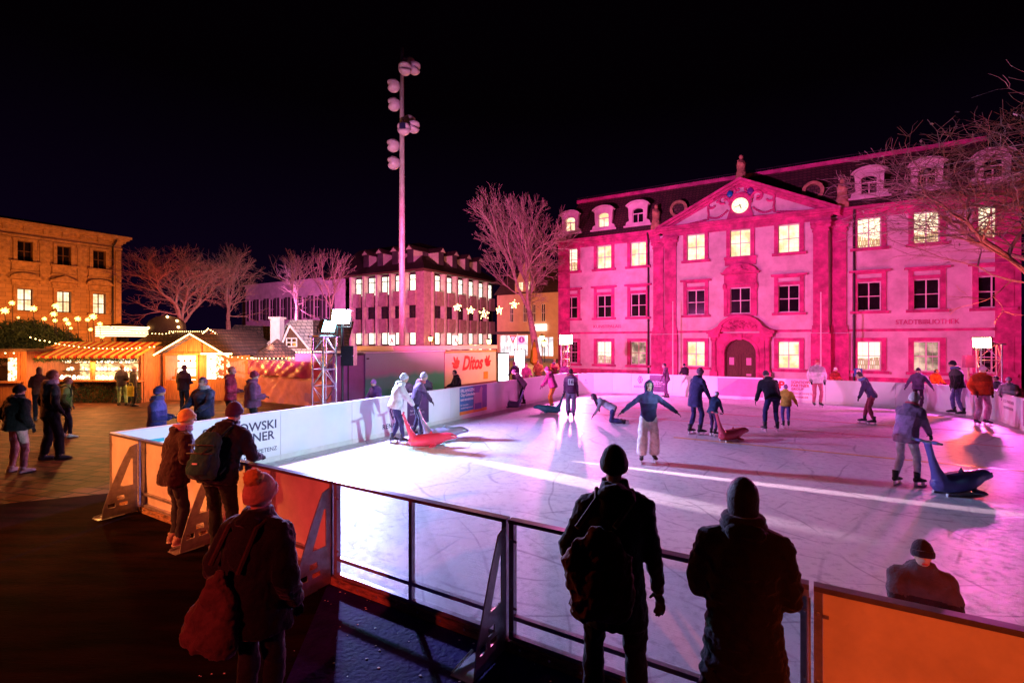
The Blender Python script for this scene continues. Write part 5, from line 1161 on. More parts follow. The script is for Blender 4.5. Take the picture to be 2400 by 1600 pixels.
def person(px, Y, h, head, label, jacket=(.03, .03, .04), pants=(.02, .02, .03), hat=None, hair=(.05, .03, .02), arms='down', lean=0, roll=0, feet=((.10, 0), (-.10, 0)), crouch=0., long=0., puff=.0, wide=0., skates=False, shoe=(.03, .03, .035), pom=None, hood=False, near=False, hairlong=0., group=None, z=0., pos=None, headtilt=0, neckfwd=.04, quilt=False, scarf=None, legs_kneel=False, face=False, shift=0., gloves=None):
    k = h/1.75; U = V((0, math.sin(R(lean)), math.cos(R(lean)))); Fw = V((0, math.cos(R(lean)), -math.sin(R(lean)))); Xr = X3.copy()
    if roll:
        q = Matrix.Rotation(R(roll), 3, 'Y'); U = q @ U; Xr = q @ Xr
    az = .09+(.075/k if skates else 0)
    base = pos if pos is not None else gx(px, Y); base = V((base.x, base.y, z))
    root = empty('person', base, R(head), label, 'person', group)
    hz = .94-crouch+(.06/k if skates else 0); C = V((shift, -math.sin(R(lean))*.22, hz))*k
    J = {}
    for s, (fx, fy) in zip((1, -1), feet):
        hip = C+Xr*(.092*s*k); ank = V((fx*k, fy*k, az*k))
        if legs_kneel: ank = V((fx*k, (fy-.42)*k, .07*k))
        kn, ank = ik(hip, ank, .435*k, .425*k, V((.15*s, 1, .0)))
        J['hip', s], J['knee', s], J['ank', s] = hip, kn, ank
    S = C+U*(.50*k)
    hands = ARMS[arms] if isinstance(arms, str) else arms
    for s, hp in zip((1, -1), hands):
        sh = S+Xr*((.175+puff*.35)*s*k)-U*.02*k; el, wr = ik(sh, V(hp)*k, .285*k, .27*k, V((.55*s, -.7, -.5)))
        J['sh', s], J['el', s], J['wr', s] = sh, el, wr
    NB = S+U*.07*k; up = (U*.6+Z3*.4).normalized(); HC = NB+up*(.155*k)+V((0, neckfwd+.25*max(0, math.sin(R(lean)))*.3, 0))*k; Hf = V((0, math.cos(R(lean*.35+headtilt)), -math.sin(R(lean*.35+headtilt)))); Hu = V((0, -Hf.z, Hf.y)); HM = Matrix((X3, Hf, Hu)).transposed()
    vox = .011 if near else .017
    # --- body: one continuous figure
    b = MB()
    b.ball(HC+Hu*.02*k, (.073*k, .092*k, .098*k), 3, HM); b.ball(HC+Hf*.028*k-Hu*.055*k, (.052*k, .062*k, .062*k), 2, HM); b.cap(HC+Hf*.088*k+Hu*.012*k, HC+Hf*.108*k-Hu*.022*k, .010*k, .016*k, 6)
    for s in (-1, 1): b.ball(HC+X3*.075*s*k-Hf*.005*k-Hu*.005*k, (.014*k, .026*k, .034*k), 1, HM); b.ball(HC+Hf*.07*k+X3*.03*s*k+Hu*.035*k, (.022*k, .018*k, .010*k), 1, HM)
    b.cap(HC+Hf*.085*k-Hu*.058*k-X3*.012*k, HC+Hf*.085*k-Hu*.058*k+X3*.012*k, .011*k, .011*k, 6)
    b.cap(NB-U*.05*k, HC-Hu*.04*k-Hf*.01*k, .055*k, .05*k)
    b.loft([(C+U*(t*k), Xr, Fw, rx*k, ry*k) for t, rx, ry in ((-.06, .12, .09), (.05, .14, .10), (.2, .125, .09), (.38, .15, .10), (.50, .13, .08), (.56, .06, .06))], 14)
    for s in (-1, 1):
        sh, el, wr = J['sh', s], J['el', s], J['wr', s]
        b.cap(S+Xr*.08*s*k, sh, .06*k, .05*k); b.cap(sh, el, .048*k, .038*k); b.cap(el, wr, .038*k, .027*k)
        d = (wr-el).normalized(); side = d.cross(V((0, 0, 1)));  side = (X3 if side.length < .2 else side.normalized()); nn = side.cross(d).normalized()
        pc = wr+d*.05*k; b.ball(pc, (.040*k, .05*k, .017*k), 2, Matrix((side, d, nn)).transposed())
        for i, (o, ln) in enumerate(((-.030, .062), (-.010, .075), (.011, .070), (.030, .052))):
            a0 = pc+d*.035*k+side*o*k; a1 = a0+(d*.8-nn*.25).normalized()*ln*.55*k; a2 = a1+(d*.5-nn*.85).normalized()*ln*.5*k
            b.cap(a0, a1, .0095*k, .0088*k, 6); b.cap(a1, a2, .0088*k, .0078*k, 6)
        tb = wr+d*.02*k+side*(-.03*s)*k; b.cap(tb, tb+(side*(-s)*.6+d*.7-nn*.3).normalized()*.05*k, .013*k, .010*k, 6)
        b.cap(J['hip', s], J['knee', s], .075*k, .05*k); b.cap(J['knee', s], J['ank', s], .05*k, .036*k); b.cap(J['ank', s], J['ank', s]+V((0, .06*k, -.04*k)), .035*k, .03*k)
    bme = melt(b, .007 if near else .0125, 2); bo = link('body', bme, SKIN, root)
    if gloves is None: gloves = (.02, .016, .022) if (px*7 % 10) < 7 else False
    if gloves:
        bme.materials.append(cloth(gloves)); ds = [((J['wr', s]-J['el', s]).normalized(), J['wr', s]) for s in (-1, 1)]
        for f in bme.polygons:
            for d, wr in ds:
                t = (f.center-wr).dot(d)
                if -.04*k < t < .22*k and (f.center-wr-d*t).length < .11*k: f.material_index = 1

    if face:
        e = MB(); [e.ball(HC+Hf*.083*k+X3*.031*s*k+Hu*.018*k, .011*k, 1) for s in (-1, 1)]; e.build('eyes', M['black'], root, True)
        e = MB(); e.tube([HC+Hf*.094*k-Hu*.058*k-X3*.022*k, HC+Hf*.099*k-Hu*.06*k, HC+Hf*.094*k-Hu*.058*k+X3*.022*k], .006*k, 6); e.build('mouth', M['redink'], root, True)
    # --- trousers
    b = MB(); w = wide
    b.loft([(C+U*(t*k), Xr, Fw, rx*k, ry*k) for t, rx, ry in ((-.10, .13, .10), (-.03, .172, .125), (.05, .165, .12), (.13, .15, .11))], 14)
    for s in (-1, 1):
        hp, kn, an = J['hip', s], J['knee', s], J['ank', s]; e = an+(kn-an).normalized()*(.02*k)
        b.cap(hp, kn, (.098+w*.2)*k, (.066+w*.7)*k, 12); b.cap(kn, kn.lerp(e, .5), (.066+w*.7)*k, (.062+w)*k, 12); b.tube([kn.lerp(e, .5), e], [(.062+w)*k, (.052+w*1.25)*k], 12)
        if near:
            for t in (.75, .85, .93): c = kn.lerp(e, t); b.tube([c-Z3*.012, c+Z3*.012], (.060+w)*k, 12)
    link('trousers', melt(b, vox, 3, .022 if near else .02), cloth(pants), root)
    # --- jacket
    b = MB(); p = puff; rows = []
    if long:
        n = max(2, int(long/.07))
        for i in range(n, 0, -1):
            t = long*i/n; rows.append((C-Z3*(t*k)+V((0, .0, 0)), X3, V((0, 1, 0)), (.19+p+.06*t)*k, (.145+p+.05*t)*k))
    for t, rx, ry in ((-.07, .192, .142), (.0, .190, .14), (.08, .180, .135), (.16, .175, .132), (.24, .182, .135), (.32, .195, .14), (.40, .205, .138), (.46, .200, .125), (.51, .165, .11), (.55, .115, .095), (.60, .088, .09), (.645, .083, .088)):
        rows.append((C+U*(t*k)+(Fw*neckfwd*.5*k if t > .58 else V((0, 0, 0))), Xr, Fw, (rx+p*(1 if t < .5 else .35))*k, (ry+p*(1 if t < .5 else .35))*k))
    if quilt:
        out = []
        for a, c in zip(rows, rows[1:]):
            out.append((a[0], a[1], a[2], a[3]*.955, a[4]*.955)); out.append((a[0].lerp(c[0], .5), a[1], a[2], (a[3]+c[3])*.515, (a[4]+c[4])*.515))
        rows = out+[rows[-1]]
    b.loft(rows, 18)
    for s in (-1, 1):
        sh, el, wr = J['sh', s], J['el', s], J['wr', s]; q = p*.5
        b.cap(S+Xr*.09*s*k, sh, (.085+q)*k, (.074+q)*k, 12); b.cap(sh, el, (.074+q)*k, (.060+q)*k, 12); b.cap(el, el.lerp(wr, .93), (.060+q)*k, (.046+q*.8)*k, 12)
        if quilt:
            for t in (.25, .5, .75): b.ball(sh.lerp(el, t), (.078+q)*k, 2); b.ball(el.lerp(wr, t), (.064+q)*k, 2)
    if not hood: # folded collar and hood lying on the back
        b.ball(NB-Fw*(.075+p*.3)*k+U*.005*k, ((.115+p*.3)*k, .06*k, .055*k), 2, Matrix((Xr, Fw, U)).transposed()); b.ball(NB-Fw*(.085+p*.3)*k-U*.06*k, (.095*k, .045*k, .06*k), 2, Matrix((Xr, Fw, U)).transposed())
    jm = melt(b, vox, 3 if not quilt else 2, .028 if near else .022); link('jacket', jm, cloth(jacket), root)
    sel = int(px) % 5
    if not near and sel != 2:     # ribbed hem and cuffs, some with a yoke of another tone
        lum = sum(jacket)/3; trim = tuple(min(.8, c*.35+.004) for c in jacket); jm.materials.append(cloth(trim)); yk = tuple(min(.8, c*1.9+.03) for c in jacket) if lum < .12 else tuple(c*.55 for c in jacket); jm.materials.append(cloth(yk))
        for f in jm.polygons:
            q = f.center-C; t = q.dot(U)/k; lat = abs(q.dot(Xr))/k
            cuff = any((f.center-J['wr', s]).length < .075*k for s in (-1, 1))
            if cuff or (not long and t < -.035 and lat < .24): f.material_index = 1
            elif sel in (0, 3) and t > .36 and lat < .3: f.material_index = 2
            elif sel == 4 and .14 < t < .22 and lat < .24: f.material_index = 2
    if scarf is None and not near and not hood and sel in (1, 3): scarf = ((.45, .10, .12), (.50, .45, .48), (.12, .12, .35))[int(px) % 3]
    # --- head wear
    def shell(scale, lowz, frontcut, name, m, extra=None, sub=3, tail=0.):
        bm = MB(); bmesh.ops.create_icosphere(bm.bm, subdivisions=sub, radius=1)
        for v in bm.bm.verts:
            c = v.co; inside = c.z < lowz or (c.y > .42 and c.z < frontcut)
            r = .80 if inside else 1.0
            nz = 1+.03*noise.noise(c*4)
            dz = -tail*max(0, -c.z)*(1 if c.y < .3 else 0)/.1 if tail else 0
            v.co = HC+Hu*.012*k+X3*(c.x*scale[0]*r*nz*k)+Hf*((c.y*scale[1]*r*nz-.006)*k)+Hu*((c.z*scale[2]*r*nz+dz*.1)*k)
        if extra: extra(bm)
        bmesh.ops.recalc_face_normals(bm.bm, faces=bm.bm.faces); me = bpy.data.meshes.new(name); bm.bm.to_mesh(me); bm.bm.free()
        for f in me.polygons: f.use_smooth = True
        return link(name, me, m, root)
    if hood:
        b = MB(); b.ball(HC+Hu*.01*k-Hf*.02*k, (.108*k, .125*k, .135*k), 3, HM); b.cap(HC-Hu*.03*k-Hf*.03*k, NB-Fw*.02*k, .10*k, .11*k, 12); b.ball(HC+Hu*.115*k-Hf*.03*k, (.04*k, .06*k, .045*k), 2, HM)
        me = melt(b, vox, 3, .015)
        for v in me.vertices:
            d = v.co-HC
            if d.dot(Hf) > .055*k and abs(d.dot(X3)) < .066*k and -.10*k < d.dot(Hu) < .085*k: v.co -= Hf*.075*k
        link('hood', me, cloth(jacket), root)
    elif hat:
        hm = cloth(hat)
        o = shell(tuple(q*(1.14 if pom else 1) for q in (.086, .106, .124)), -.32, .12, 'hat', hm)
        m = MB(); g = 1.13 if pom else 1; m.loft([(HC+Hu*z_*k+Hf*(.004-.05*z_)*k, X3, (Hf+Hu*.22).normalized(), .0865*w_*g*k, .1075*w_*g*k) for z_, w_ in ((-.022, .96), (-.016, 1.02), (.0, 1.05), (.02, 1.05), (.036, 1.0), (.038, .95))], 24); m.build('hat_brim', hm, o, True)
        if pom:
            m = MB(); bmesh.ops.create_icosphere(m.bm, subdivisions=4 if near else 3, radius=1)
            for v in m.bm.verts: c = v.co.copy(); v.co = HC+Hu*.13*k-Hf*.065*k+c*(.062*k*(1+.22*noise.noise(c*7)+.12*noise.noise(c*19)))
            m.build('pompom', cloth(pom), o, True)
        if hairlong: shell((.086, .104, .108), -.95, .9, 'hair', cloth(hair), tail=hairlong)
    elif hair: shell((.086, .107, .118), -.75 if hairlong else -.45, .40, 'hair', cloth(hair, .6), tail=hairlong)
    if scarf:
        m = MB()
        for dz, r in ((0, .098), (.035, .09)): m.tube([NB+U*(.02+dz)*k+Xr*(r*math.cos(a)*k)+Fw*(r*math.sin(a)*k+.01) for a in [2*math.pi*i/18 for i in range(19)]], .03*k, 8, False)
        m.build('scarf', cloth(scarf), root, True)
    # --- shoes or skates
    for s, (fx, fy) in zip((1, -1), feet):
        an = J['ank', s]; sz = an.z-az*k; toe = R(8)*s; T = Matrix.Translation((an.x, an.y, 0 if not legs_kneel else 0)) @ Matrix.Rotation(-toe, 4, 'Z'); m = MB(); L = .27*k; g0 = an.z-(.09*k)
        if legs_kneel: T = Matrix.Translation(an+V((0, -.02, -.02))) @ Matrix.Rotation(R(-75), 4, 'X'); g0 = -.07*k
        def ring(y, w, z0, z1): return (T @ V((0, y*k, g0+(z0+z1)/2*k)), T.to_3x3() @ X3, T.to_3x3() @ Z3, w*k, (z1-z0)/2*k)
        m.loft([ring(-.085, .02, .02, .07), ring(-.075, .036, .003, .10), ring(-.02, .040, .0, .115), ring(.05, .044, .0, .095), ring(.12, .048, .0, .07), ring(.17, .043, .002, .055), ring(.195, .02, .008, .04)], 12)
        m.tube([T @ V((0, -.015*k, g0+.06*k)), T @ V((0, -.02*k, g0+(.21 if skates else .13)*k))], [.050*k, .056*k], 10)
        so = m.build('skate' if skates else 'shoe', cloth(shoe, .5), root, True)
        if skates:
            m = MB(); m.box(-.004, .004, -.09*k, .21*k, g0-.085, g0-.045, T); [m.box(-.012, .012, y*k-.025, y*k+.025, g0-.05, g0+.004, T) for y in (-.05, .12)]; m.build('blade', M['alu'], so)
        elif near:
            m = MB(); m.loft([(T @ V((0, y*k, g0+.012)), T.to_3x3() @ X3, T.to_3x3() @ Z3, w*k, .014) for y, w in ((-.09, .025), (-.07, .042), (.05, .048), (.13, .052), (.2, .02))], 12); m.build('sole', cloth((.5, .45, .42), .6), so)
    root['k'] = 1; del root['k']
    return root, dict(C=C, U=U, Fw=Fw, S=S, k=k, HC=HC, Xr=Xr, J=J)
def backpack(root, I, label, col, w=.30, h=.44, d=.17, dz=.22, shape='pack', dx=0., tilt=0.):
    """a bag hangs from its wearer and stays a thing of its own"""
    k = I['k']; o = empty('backpack', root.location, root.rotation_euler.z, label, 'backpack')
    c = I['C']+I['U']*dz*k-I['Fw']*(.16+d/2)*k+I['Xr']*dx*k
    Mx = Matrix((I['Xr'], I['Fw'], I['U'])).transposed().to_4x4()
    if tilt: Mx = Mx @ Matrix.Rotation(R(tilt), 4, 'Y')
    T = Matrix.Translation(c) @ Mx; A = T.to_3x3()
    def ring(z, rx, ry): return (T @ V((0, 0, z)), A @ X3, A @ V((0, 1, 0)), rx, ry)
    b = MB()
    if shape == 'pack':
        b.loft([ring(-h*.5, w*.40, d*.36), ring(-h*.42, w*.5, d*.5), ring(0, w*.50, d*.52), ring(h*.3, w*.46, d*.46), ring(h*.44, w*.36, d*.34), ring(h*.5, w*.2, d*.2)], 20); b.loft([(T @ V((0, -d*.45, z)), A @ X3, A @ V((0, 1, 0)), rx, ry) for z, rx, ry in ((-h*.42, w*.34, d*.2), (-h*.3, w*.38, d*.26), (0, w*.36, d*.22), (h*.05, w*.3, d*.1))], 16)
    elif shape == 'roll':
        b.loft([ring(-h*.5, w*.30, d*.36), ring(-h*.42, w*.46, d*.5), ring(0, w*.50, d*.5), ring(h*.12, w*.56, d*.42), ring(h*.3, w*.34, d*.30), ring(h*.42, w*.1, d*.12)], 20)
    else:    # drawstring bag: wide foot, gathered neck
        b.loft([ring(-h*.5, w*.48, d*.46), ring(-h*.40, w*.53, d*.52), ring(-h*.1, w*.45, d*.44), ring(h*.2, w*.28, d*.30), ring(h*.40, w*.14, d*.16), ring(h*.5, w*.08, d*.10)], 20)
    link('bag', melt(b, .010, 3, .045 if shape != 'pack' else .03), cloth(col, .8), o)
    m = MB()
    for s in (-1, 1):
        sh = I['S']+I['Xr']*(.11*s*k)
        m.tube([T @ V((s*w*.28, d*.2, h*.42 if shape != 'sack' else h*.48)), sh-I['Fw']*.12*k+I['U']*.05*k, sh+I['U']*.085*k, sh+I['Fw']*.12*k, sh+I['Fw']*.13*k-I['U']*.2*k, T @ V((s*w*.45, d*.3, -h*.4))], .016, 6)
    m.build('strap', cloth(tuple(c*.5 for c in col)), o)
    if shape == 'pack':
        m = MB()
        for zz in (h*.2, h*.02): m.tube([T @ V((x*w, -d*(.56+.12*(1-abs(x*2))), zz)) for x in (-.46, -.25, 0, .25, .46)], .008, 5)
        m.tube([T @ V((-.1, -d*.62, h*.17)), T @ V((-.04, -d*.72, h*.05)), T @ V((.05, -d*.72, h*.0)), T @ V((.1, -d*.62, h*.15))], .006, 5); m.build('compression_cord', M['black'], o)
        q = MB(); q.box(-.03, .03, -.004, .004, -.008, .008, T @ Matrix.Translation((0, -d*.74, -h*.2))); q.build('tag', M['adwhite'], o)
    return o
GS, GP, GW = 'skaters on the ice', 'people on the market square', 'onlookers at the barrier'
BLK = (.012, .011, .014)
# watchers in front
r_, I_ = person(600, 3.12, 1.60, -14, 'person in black padded parka and yellow pompom hat with a cloth bag on the back', (.009, .008, .011), (.015, .015, .022), hat=(.62, .34, .22), pom=(.75, .45, .10), arms='pockets', puff=.05, long=.16, near=True, group=GW, shoe=(.04, .04, .05))
backpack(r_, I_, 'limp brown drawstring sack slung low on the black parka', (.10, .042, .04), .36, .48, .16, .05, 'sack', dx=-.11, tilt=10)
r_, I_ = person(1440, 3.14, 1.78, -10, 'tall person in dark coat and knit cap with a rust-brown backpack at the clear barrier', (.013, .010, .017), (.010, .009, .013), hat=(.012, .010, .016), arms=((.29, .08, .80), (-.24, .2, 1.0)), puff=.0, long=.22, near=True, group=GW, feet=((.15, -.02), (-.14, .02)), neckfwd=.05, lean=3)
backpack(r_, I_, 'rust-brown roll-top backpack on the tall capped person', (.17, .022, .016), .40, .56, .20, .18, 'roll', dx=-.10, tilt=-4)
person(1742, 2.72, 1.70, -22, 'bulky person in ankle-length black puffer coat watching at the clear barrier', (.010, .008, .013), BLK, hair=(.03, .018, .03), hairlong=.15, arms='front', puff=.018, long=.62, near=True, quilt=True, group=GW, scarf=(.03, .02, .03))
person(2160, 3.05, 1.16, 150, 'small child in dark maroon jacket inside the rink behind the orange banner panel', (.022, .004, .010), BLK, hat=(.02, .008, .02), arms='rail', puff=.03, group=GS, skates=True, face=True, z=.03)
r_, I_ = person(415, 6.1, 1.62, -38, 'person in burgundy parka and yellow knit hat leaning on the orange-lit barrier', (.032, .010, .018), (.02, .017, .03), hat=(.70, .42, .12), hair=(.25, .12, .05), hairlong=.0, arms='hug', puff=.035, long=.12, near=True, lean=8, group=GW, shoe=(.30, .20, .18), scarf=(.45, .2, .3))
r_, I_ = person(522, 5.72, 1.76, -8, 'person in navy jacket and dark beanie bending over the barrier rail', (.010, .010, .026), (.008, .008, .011), hat=(.07, .03, .08), arms='rail', puff=.03, near=True, lean=17, group=GW, shoe=(.10, .07, .10))
backpack(r_, I_, 'green hiking backpack with black cords on the person bending over the rail', (.02, .13, .10), .33, .50, .20, .22)
# the square
person(40, 9.42, 1.64, -12, 'person in black bulky jacket, pale pink jeans and white trainers on the cobbles', (.012, .011, .013), (.62, .32, .32), hat=(.02, .018, .02), arms='pockets', puff=.055, near=True, feet=((.17, 0), (-.17, .02)), group=GP, shoe=(.75, .68, .6))
person(118, 10.4, 1.86, -25, 'tall person in long black clothes with a bare fair head on the cobbles', BLK, BLK, hair=(.25, .12, .05), arms='pockets', long=.10, wide=.02, group=GP, feet=((.16, .08), (-.12, -.06)))
r_, I_ = person(155, 12.8, 1.55, -55, 'youth in green hooded top and white trainers standing by the tall person in black', (.10, .16, .03), (.02, .02, .03), hair=(.30, .13, .05), arms='pockets', group=GP, shoe=(.78, .72, .65), feet=((.1, .1), (-.1, -.06)))
backpack(r_, I_, 'bulky dark green rucksack on the youth with white trainers', (.03, .05, .025), .30, .46, .2, .22)
person(285, 19.2, 1.56, 5, 'person in dark jacket and mint green trousers at the striped stall', (.04, .025, .04), (.35, .55, .30), hair=(.30, .16, .10), arms='front', group=GP, feet=((.2, 0), (-.18, .1)))
person(312, 19.0, 1.50, -40, 'person in fuzzy dark coat beside the mint green trousers', (.07, .05, .05), BLK, hat=(.45, .30, .32), arms='down', group=GP)
tb = empty('shopping_bag', gx(306, 18.7)+V((0, 0, .42)), 0, 'yellow shopping bag held beside the mint green trousers', 'bag'); MB().loft([(V((0, 0, 0)), X3, V((0, 1, 0)), .11, .07), (V((0, 0, .38)), X3, V((0, 1, 0)), .14, .05)], 12).build('bag', cloth((.72, .6, .06)), tb); MB().tube([(-.08, 0, .36), (-.05, 0, .5), (.05, 0, .5), (.08, 0, .36)], .008, 5).build('handle', cloth((.72, .6, .06)), tb)
person(430, 17.0, 1.66, -10, 'person in dark clothes before the bright serving window of the gabled hut', (.03, .015, .02), BLK, hair=(.20, .08, .06), arms='front', group=GP, puff=.03)
person(92, 15.6, 1.66, 30, 'person in brown fur-trimmed coat partly behind the tall person in black', (.16, .08, .04), BLK, hair=(.28, .15, .06), hairlong=.4, arms='front', group=GP)
person(368, 9.5, 1.60, -70, 'onlooker in blue jacket and violet hat behind the rink corner board', (.03, .035, .20), BLK, hat=(.12, .09, .35), arms='front', puff=.03, group=GW)
person(478, 10.9, 1.68, 170, 'onlooker in dark navy padded jacket turned towards the skaters', (.02, .022, .07), BLK, hair=(.20, .10, .16), arms='rail', puff=.04, group=GW, face=True)
person(540, 13.4, 1.78, -80, 'onlooker with a fair bare head and crimson jacket by the tarpaulin fence', (.30, .02, .06), BLK, hair=(.45, .22, .12), arms='front', group=GW)
person(592, 12.4, 1.72, -65, 'onlooker in bulky plum coat and red hat by the tarpaulin fence', (.14, .05, .12), BLK, hat=(.30, .04, .08), arms='front', puff=.06, group=GW)
for px, Y, hh, hd, lb, jc, ht, hr in (
    (882, 14.0, 1.40, 150, 'child in violet hat leaning on the long boards below the mural', (.08, .04, .14), (.22, .10, .30), None),
    (955, 14.9, 1.42, 160, 'child in yellow hat looking over the long boards below the mural', (.05, .03, .06), (.65, .35, .08), None),
    (998, 15.7, 1.43, 170, 'child in orange-brown hat looking over the long boards below the mural', (.03, .03, .05), (.60, .20, .05), None),
    (1072, 17.6, 1.46, 120, 'dark hooded onlooker in front of the cream snack trailer', BLK, None, (.02, .02, .03)),
    (1208, 23.6, 1.50, 150, 'onlooker in violet coat beside the tall backlit poster case', (.20, .06, .20), (.35, .12, .30), None),
    (1232, 23.2, 1.46, 200, 'onlooker in pink jacket between the violet coat and the leaning tree trunk', (.45, .08, .20), None, (.15, .06, .05)),
    (1262, 25.5, 1.52, 170, 'onlooker in rust coat directly before the leaning tree trunk', (.40, .12, .05), None, (.12, .05, .04)),
    (1298, 27.0, 1.50, 190, 'onlooker in dark red jacket between the tree trunk and the slim lamp tower', (.22, .02, .05), (.12, .02, .06), None),
    (1322, 25.0, 1.42, 185, 'onlooker in plum jacket at the foot of the slim lamp tower', (.18, .04, .14), (.30, .08, .12), None),
    (1606, 25.4, 1.34, 10, 'dark-hatted onlooker peeping over the far boards before the palace', (.03, .015, .04), (.03, .02, .05), None),
    (1955, 21.2, 1.36, 180, 'onlooker in red jacket and white hat behind the boards with red lettering', (.50, .04, .06), (.70, .60, .62), None),
    (2365, 15.0, 1.40, 130, 'pale-coated onlooker in a light knit hat behind the boards under the tree', (.50, .42, .50), (.50, .40, .55), None),
    (2340, 16.0, 1.36, 100, 'onlooker in black jacket between the orange skater and the pale coat', BLK, None, (.05, .03, .04)),
    (2190, 19.6, 1.38, 180, 'onlooker in orange padded jacket behind the curved end of the boards', (.62, .12, .03), None, (.10, .04, .04))):
    person(px, Y, hh, hd, lb, jc, BLK, hat=ht, hair=hr or (.1, .05, .04), arms='rail', lean=10, group=GW, face=abs(hd-170) < 40, puff=.03)
# skaters
def sk(px, py, h, head, label, **kw):
    Y = (H-.03)*F/(py-800); return person(px, Y, h, head, label, skates=True, group=GS, z=.03, **kw)
sk(932, 1040, 1.62, -75, 'skater in white fluffy jacket pushing the red seal', jacket=(.66, .64, .68), pants=(.03, .025, .09), hat=(.55, .55, .62), arms='push', lean=14, puff=.05, feet=((.1, .12), (-.1, -.12)))
sk(978, 1025, 1.60, -80, 'skater in dark plum coat pushing the grey seal beside the dark poster', jacket=(.07, .035, .09), pants=(.02, .015, .04), hat=(.35, .28, .34), arms='push', lean=16, feet=((.1, .1), (-.1, -.1)), puff=.02)
sk(1222, 951, 1.42, 85, 'stooping child in black clothes pushing a small seal along the boards', jacket=BLK, pants=BLK, hair=(.10, .06, .12), arms='low', lean=38, feet=((.12, -.12), (-.1, .1)))
sk(1293, 962, 1.50, 70, 'child in mauve jacket and yellow trousers behind a teal seal', jacket=(.25, .05, .16), pants=(.60, .35, .05), hat=(.20, .05, .12), arms='push', lean=18, puff=.03)
r_, I_ = sk(1338, 980, 1.50, -8, 'skater in purple hoodie with a number on a white back patch', jacket=(.16, .05, .14), pants=(.25, .20, .32), hair=(.07, .03, .04), arms='down', wide=.03, shoe=(.06, .04, .10))
nbk = I_['C']+V((0, -.175, .30))*1
MB().box(-.09, .09, nbk.y-.008, nbk.y-.004, nbk.z-.08, nbk.z+.12).build('back_patch', M['adwhite'], r_); text('16', .17, M['ink'], r_, 0, nbk.y-.011, nbk.z-.04, 'CENTER', bold=.004)
sk(1425, 990, 1.50, 75, 'skater fallen on hands and knees on the ice near the far corner', jacket=(.62, .60, .66), pants=(.05, .05, .16), hair=(.10, .04, .08), hairlong=.5, arms=((.2, .62, .06), (-.2, .62, .06)), lean=62, crouch=.50, legs_kneel=True, feet=((.12, -.1), (-.12, -.1)))
sk(1520, 1083, 1.58, 172, 'skater in dark jacket with a green flash and wide white trousers, arms spread', jacket=(.035, .025, .10), pants=(.80, .70, .72), hood=True, arms='spread', wide=.055, feet=((.16, .05), (-.13, -.05)), lean=6, face=True)
sk(1562, 935, 1.45, 60, 'faint dark skater before the far dark text poster', jacket=(.12, .05, .12), pants=(.10, .04, .12), hair=(.05, .03, .05), arms='balance', lean=8, feet=((.15, .1), (-.15, -.1)))
sk(1632, 1018, 1.68, -70, 'hooded adult in long navy coat steering a child on the ice', jacket=(.05, .035, .13), pants=(.04, .03, .12), hat=(.30, .12, .22), arms='hold', long=.22, lean=10, feet=((.1, .05), (-.12, -.1)), puff=.02)
sk(1672, 1022, 1.10, -60, 'child in dark striped jacket and white hat leaning on a red seal', jacket=(.03, .05, .12), pants=(.08, .03, .12), hat=(.70, .66, .74), arms='push', lean=20, puff=.03)
sk(1806, 1010, 1.66, -6, 'man in black jacket bending forward with legs apart seen from behind', jacket=(.012, .010, .022), pants=(.025, .025, .10), hair=(.04, .02, .04), arms=((.34, .22, .72), (-.36, .16, .80)), lean=34, feet=((.18, 0), (-.18, -.05)), headtilt=25, puff=.03)
sk(1842, 1003, 1.16, -20, 'small child in yellow and violet beside the man in black bending forward', jacket=(.62, .36, .06), pants=(.12, .08, .30), hat=(.25, .08, .25), arms='balance', puff=.03)
sk(1915, 953, 1.70, 165, 'skater in white fluffy jacket and short yellow skirt by the large red lettering', jacket=(.72, .60, .66), pants=(.55, .12, .20), hat=(.50, .06, .10), arms='hips', puff=.04, long=.08, face=True, feet=((.11, 0), (-.11, .04)))
sk(2036, 994, 1.52, 60, 'hunched skater in dark sleeveless top and black leggings gliding alone', jacket=(.05, .025, .09), pants=(.22, .02, .05), hair=(.04, .02, .03), arms=((.05, .3, .8), (-.12, .32, .82)), lean=26, long=.08, feet=((.1, .12), (-.1, -.12)))
sk(2152, 963, 1.45, 150, 'child skater in dark helmet and patterned trousers at the bend of the boards', jacket=(.12, .06, .16), pants=(.06, .02, .05), hat=(.06, .03, .06), arms='balance', puff=.03, face=True)
sk(2243, 973, 1.74, 60, 'man in black jacket and blue jeans skating along the ad boards', jacket=(.012, .010, .014), pants=(.10, .09, .24), hat=(.03, .02, .04), arms='pockets', puff=.05, lean=8, feet=((.2, .05), (-.2, -.1)))
sk(2300, 996, 1.66, 178, 'person in bright orange jacket and pale trousers standing on skates', jacket=(.80, .055, .012), pants=(.55, .30, .42), hat=(.50, .25, .35), arms='hips', puff=.06, face=True, feet=((.15, 0), (-.15, 0)), wide=.02)
sk(2128, 1138, 1.52, -72, 'skater in lavender coat and pale hat pushing the violet seal', jacket=(.32, .16, .34), pants=(.55, .48, .60), hat=(.72, .58, .66), arms='push', lean=16, long=.14, puff=.03, feet=((.1, .12), (-.12, -.16)), scarf=(.7, .05, .12))
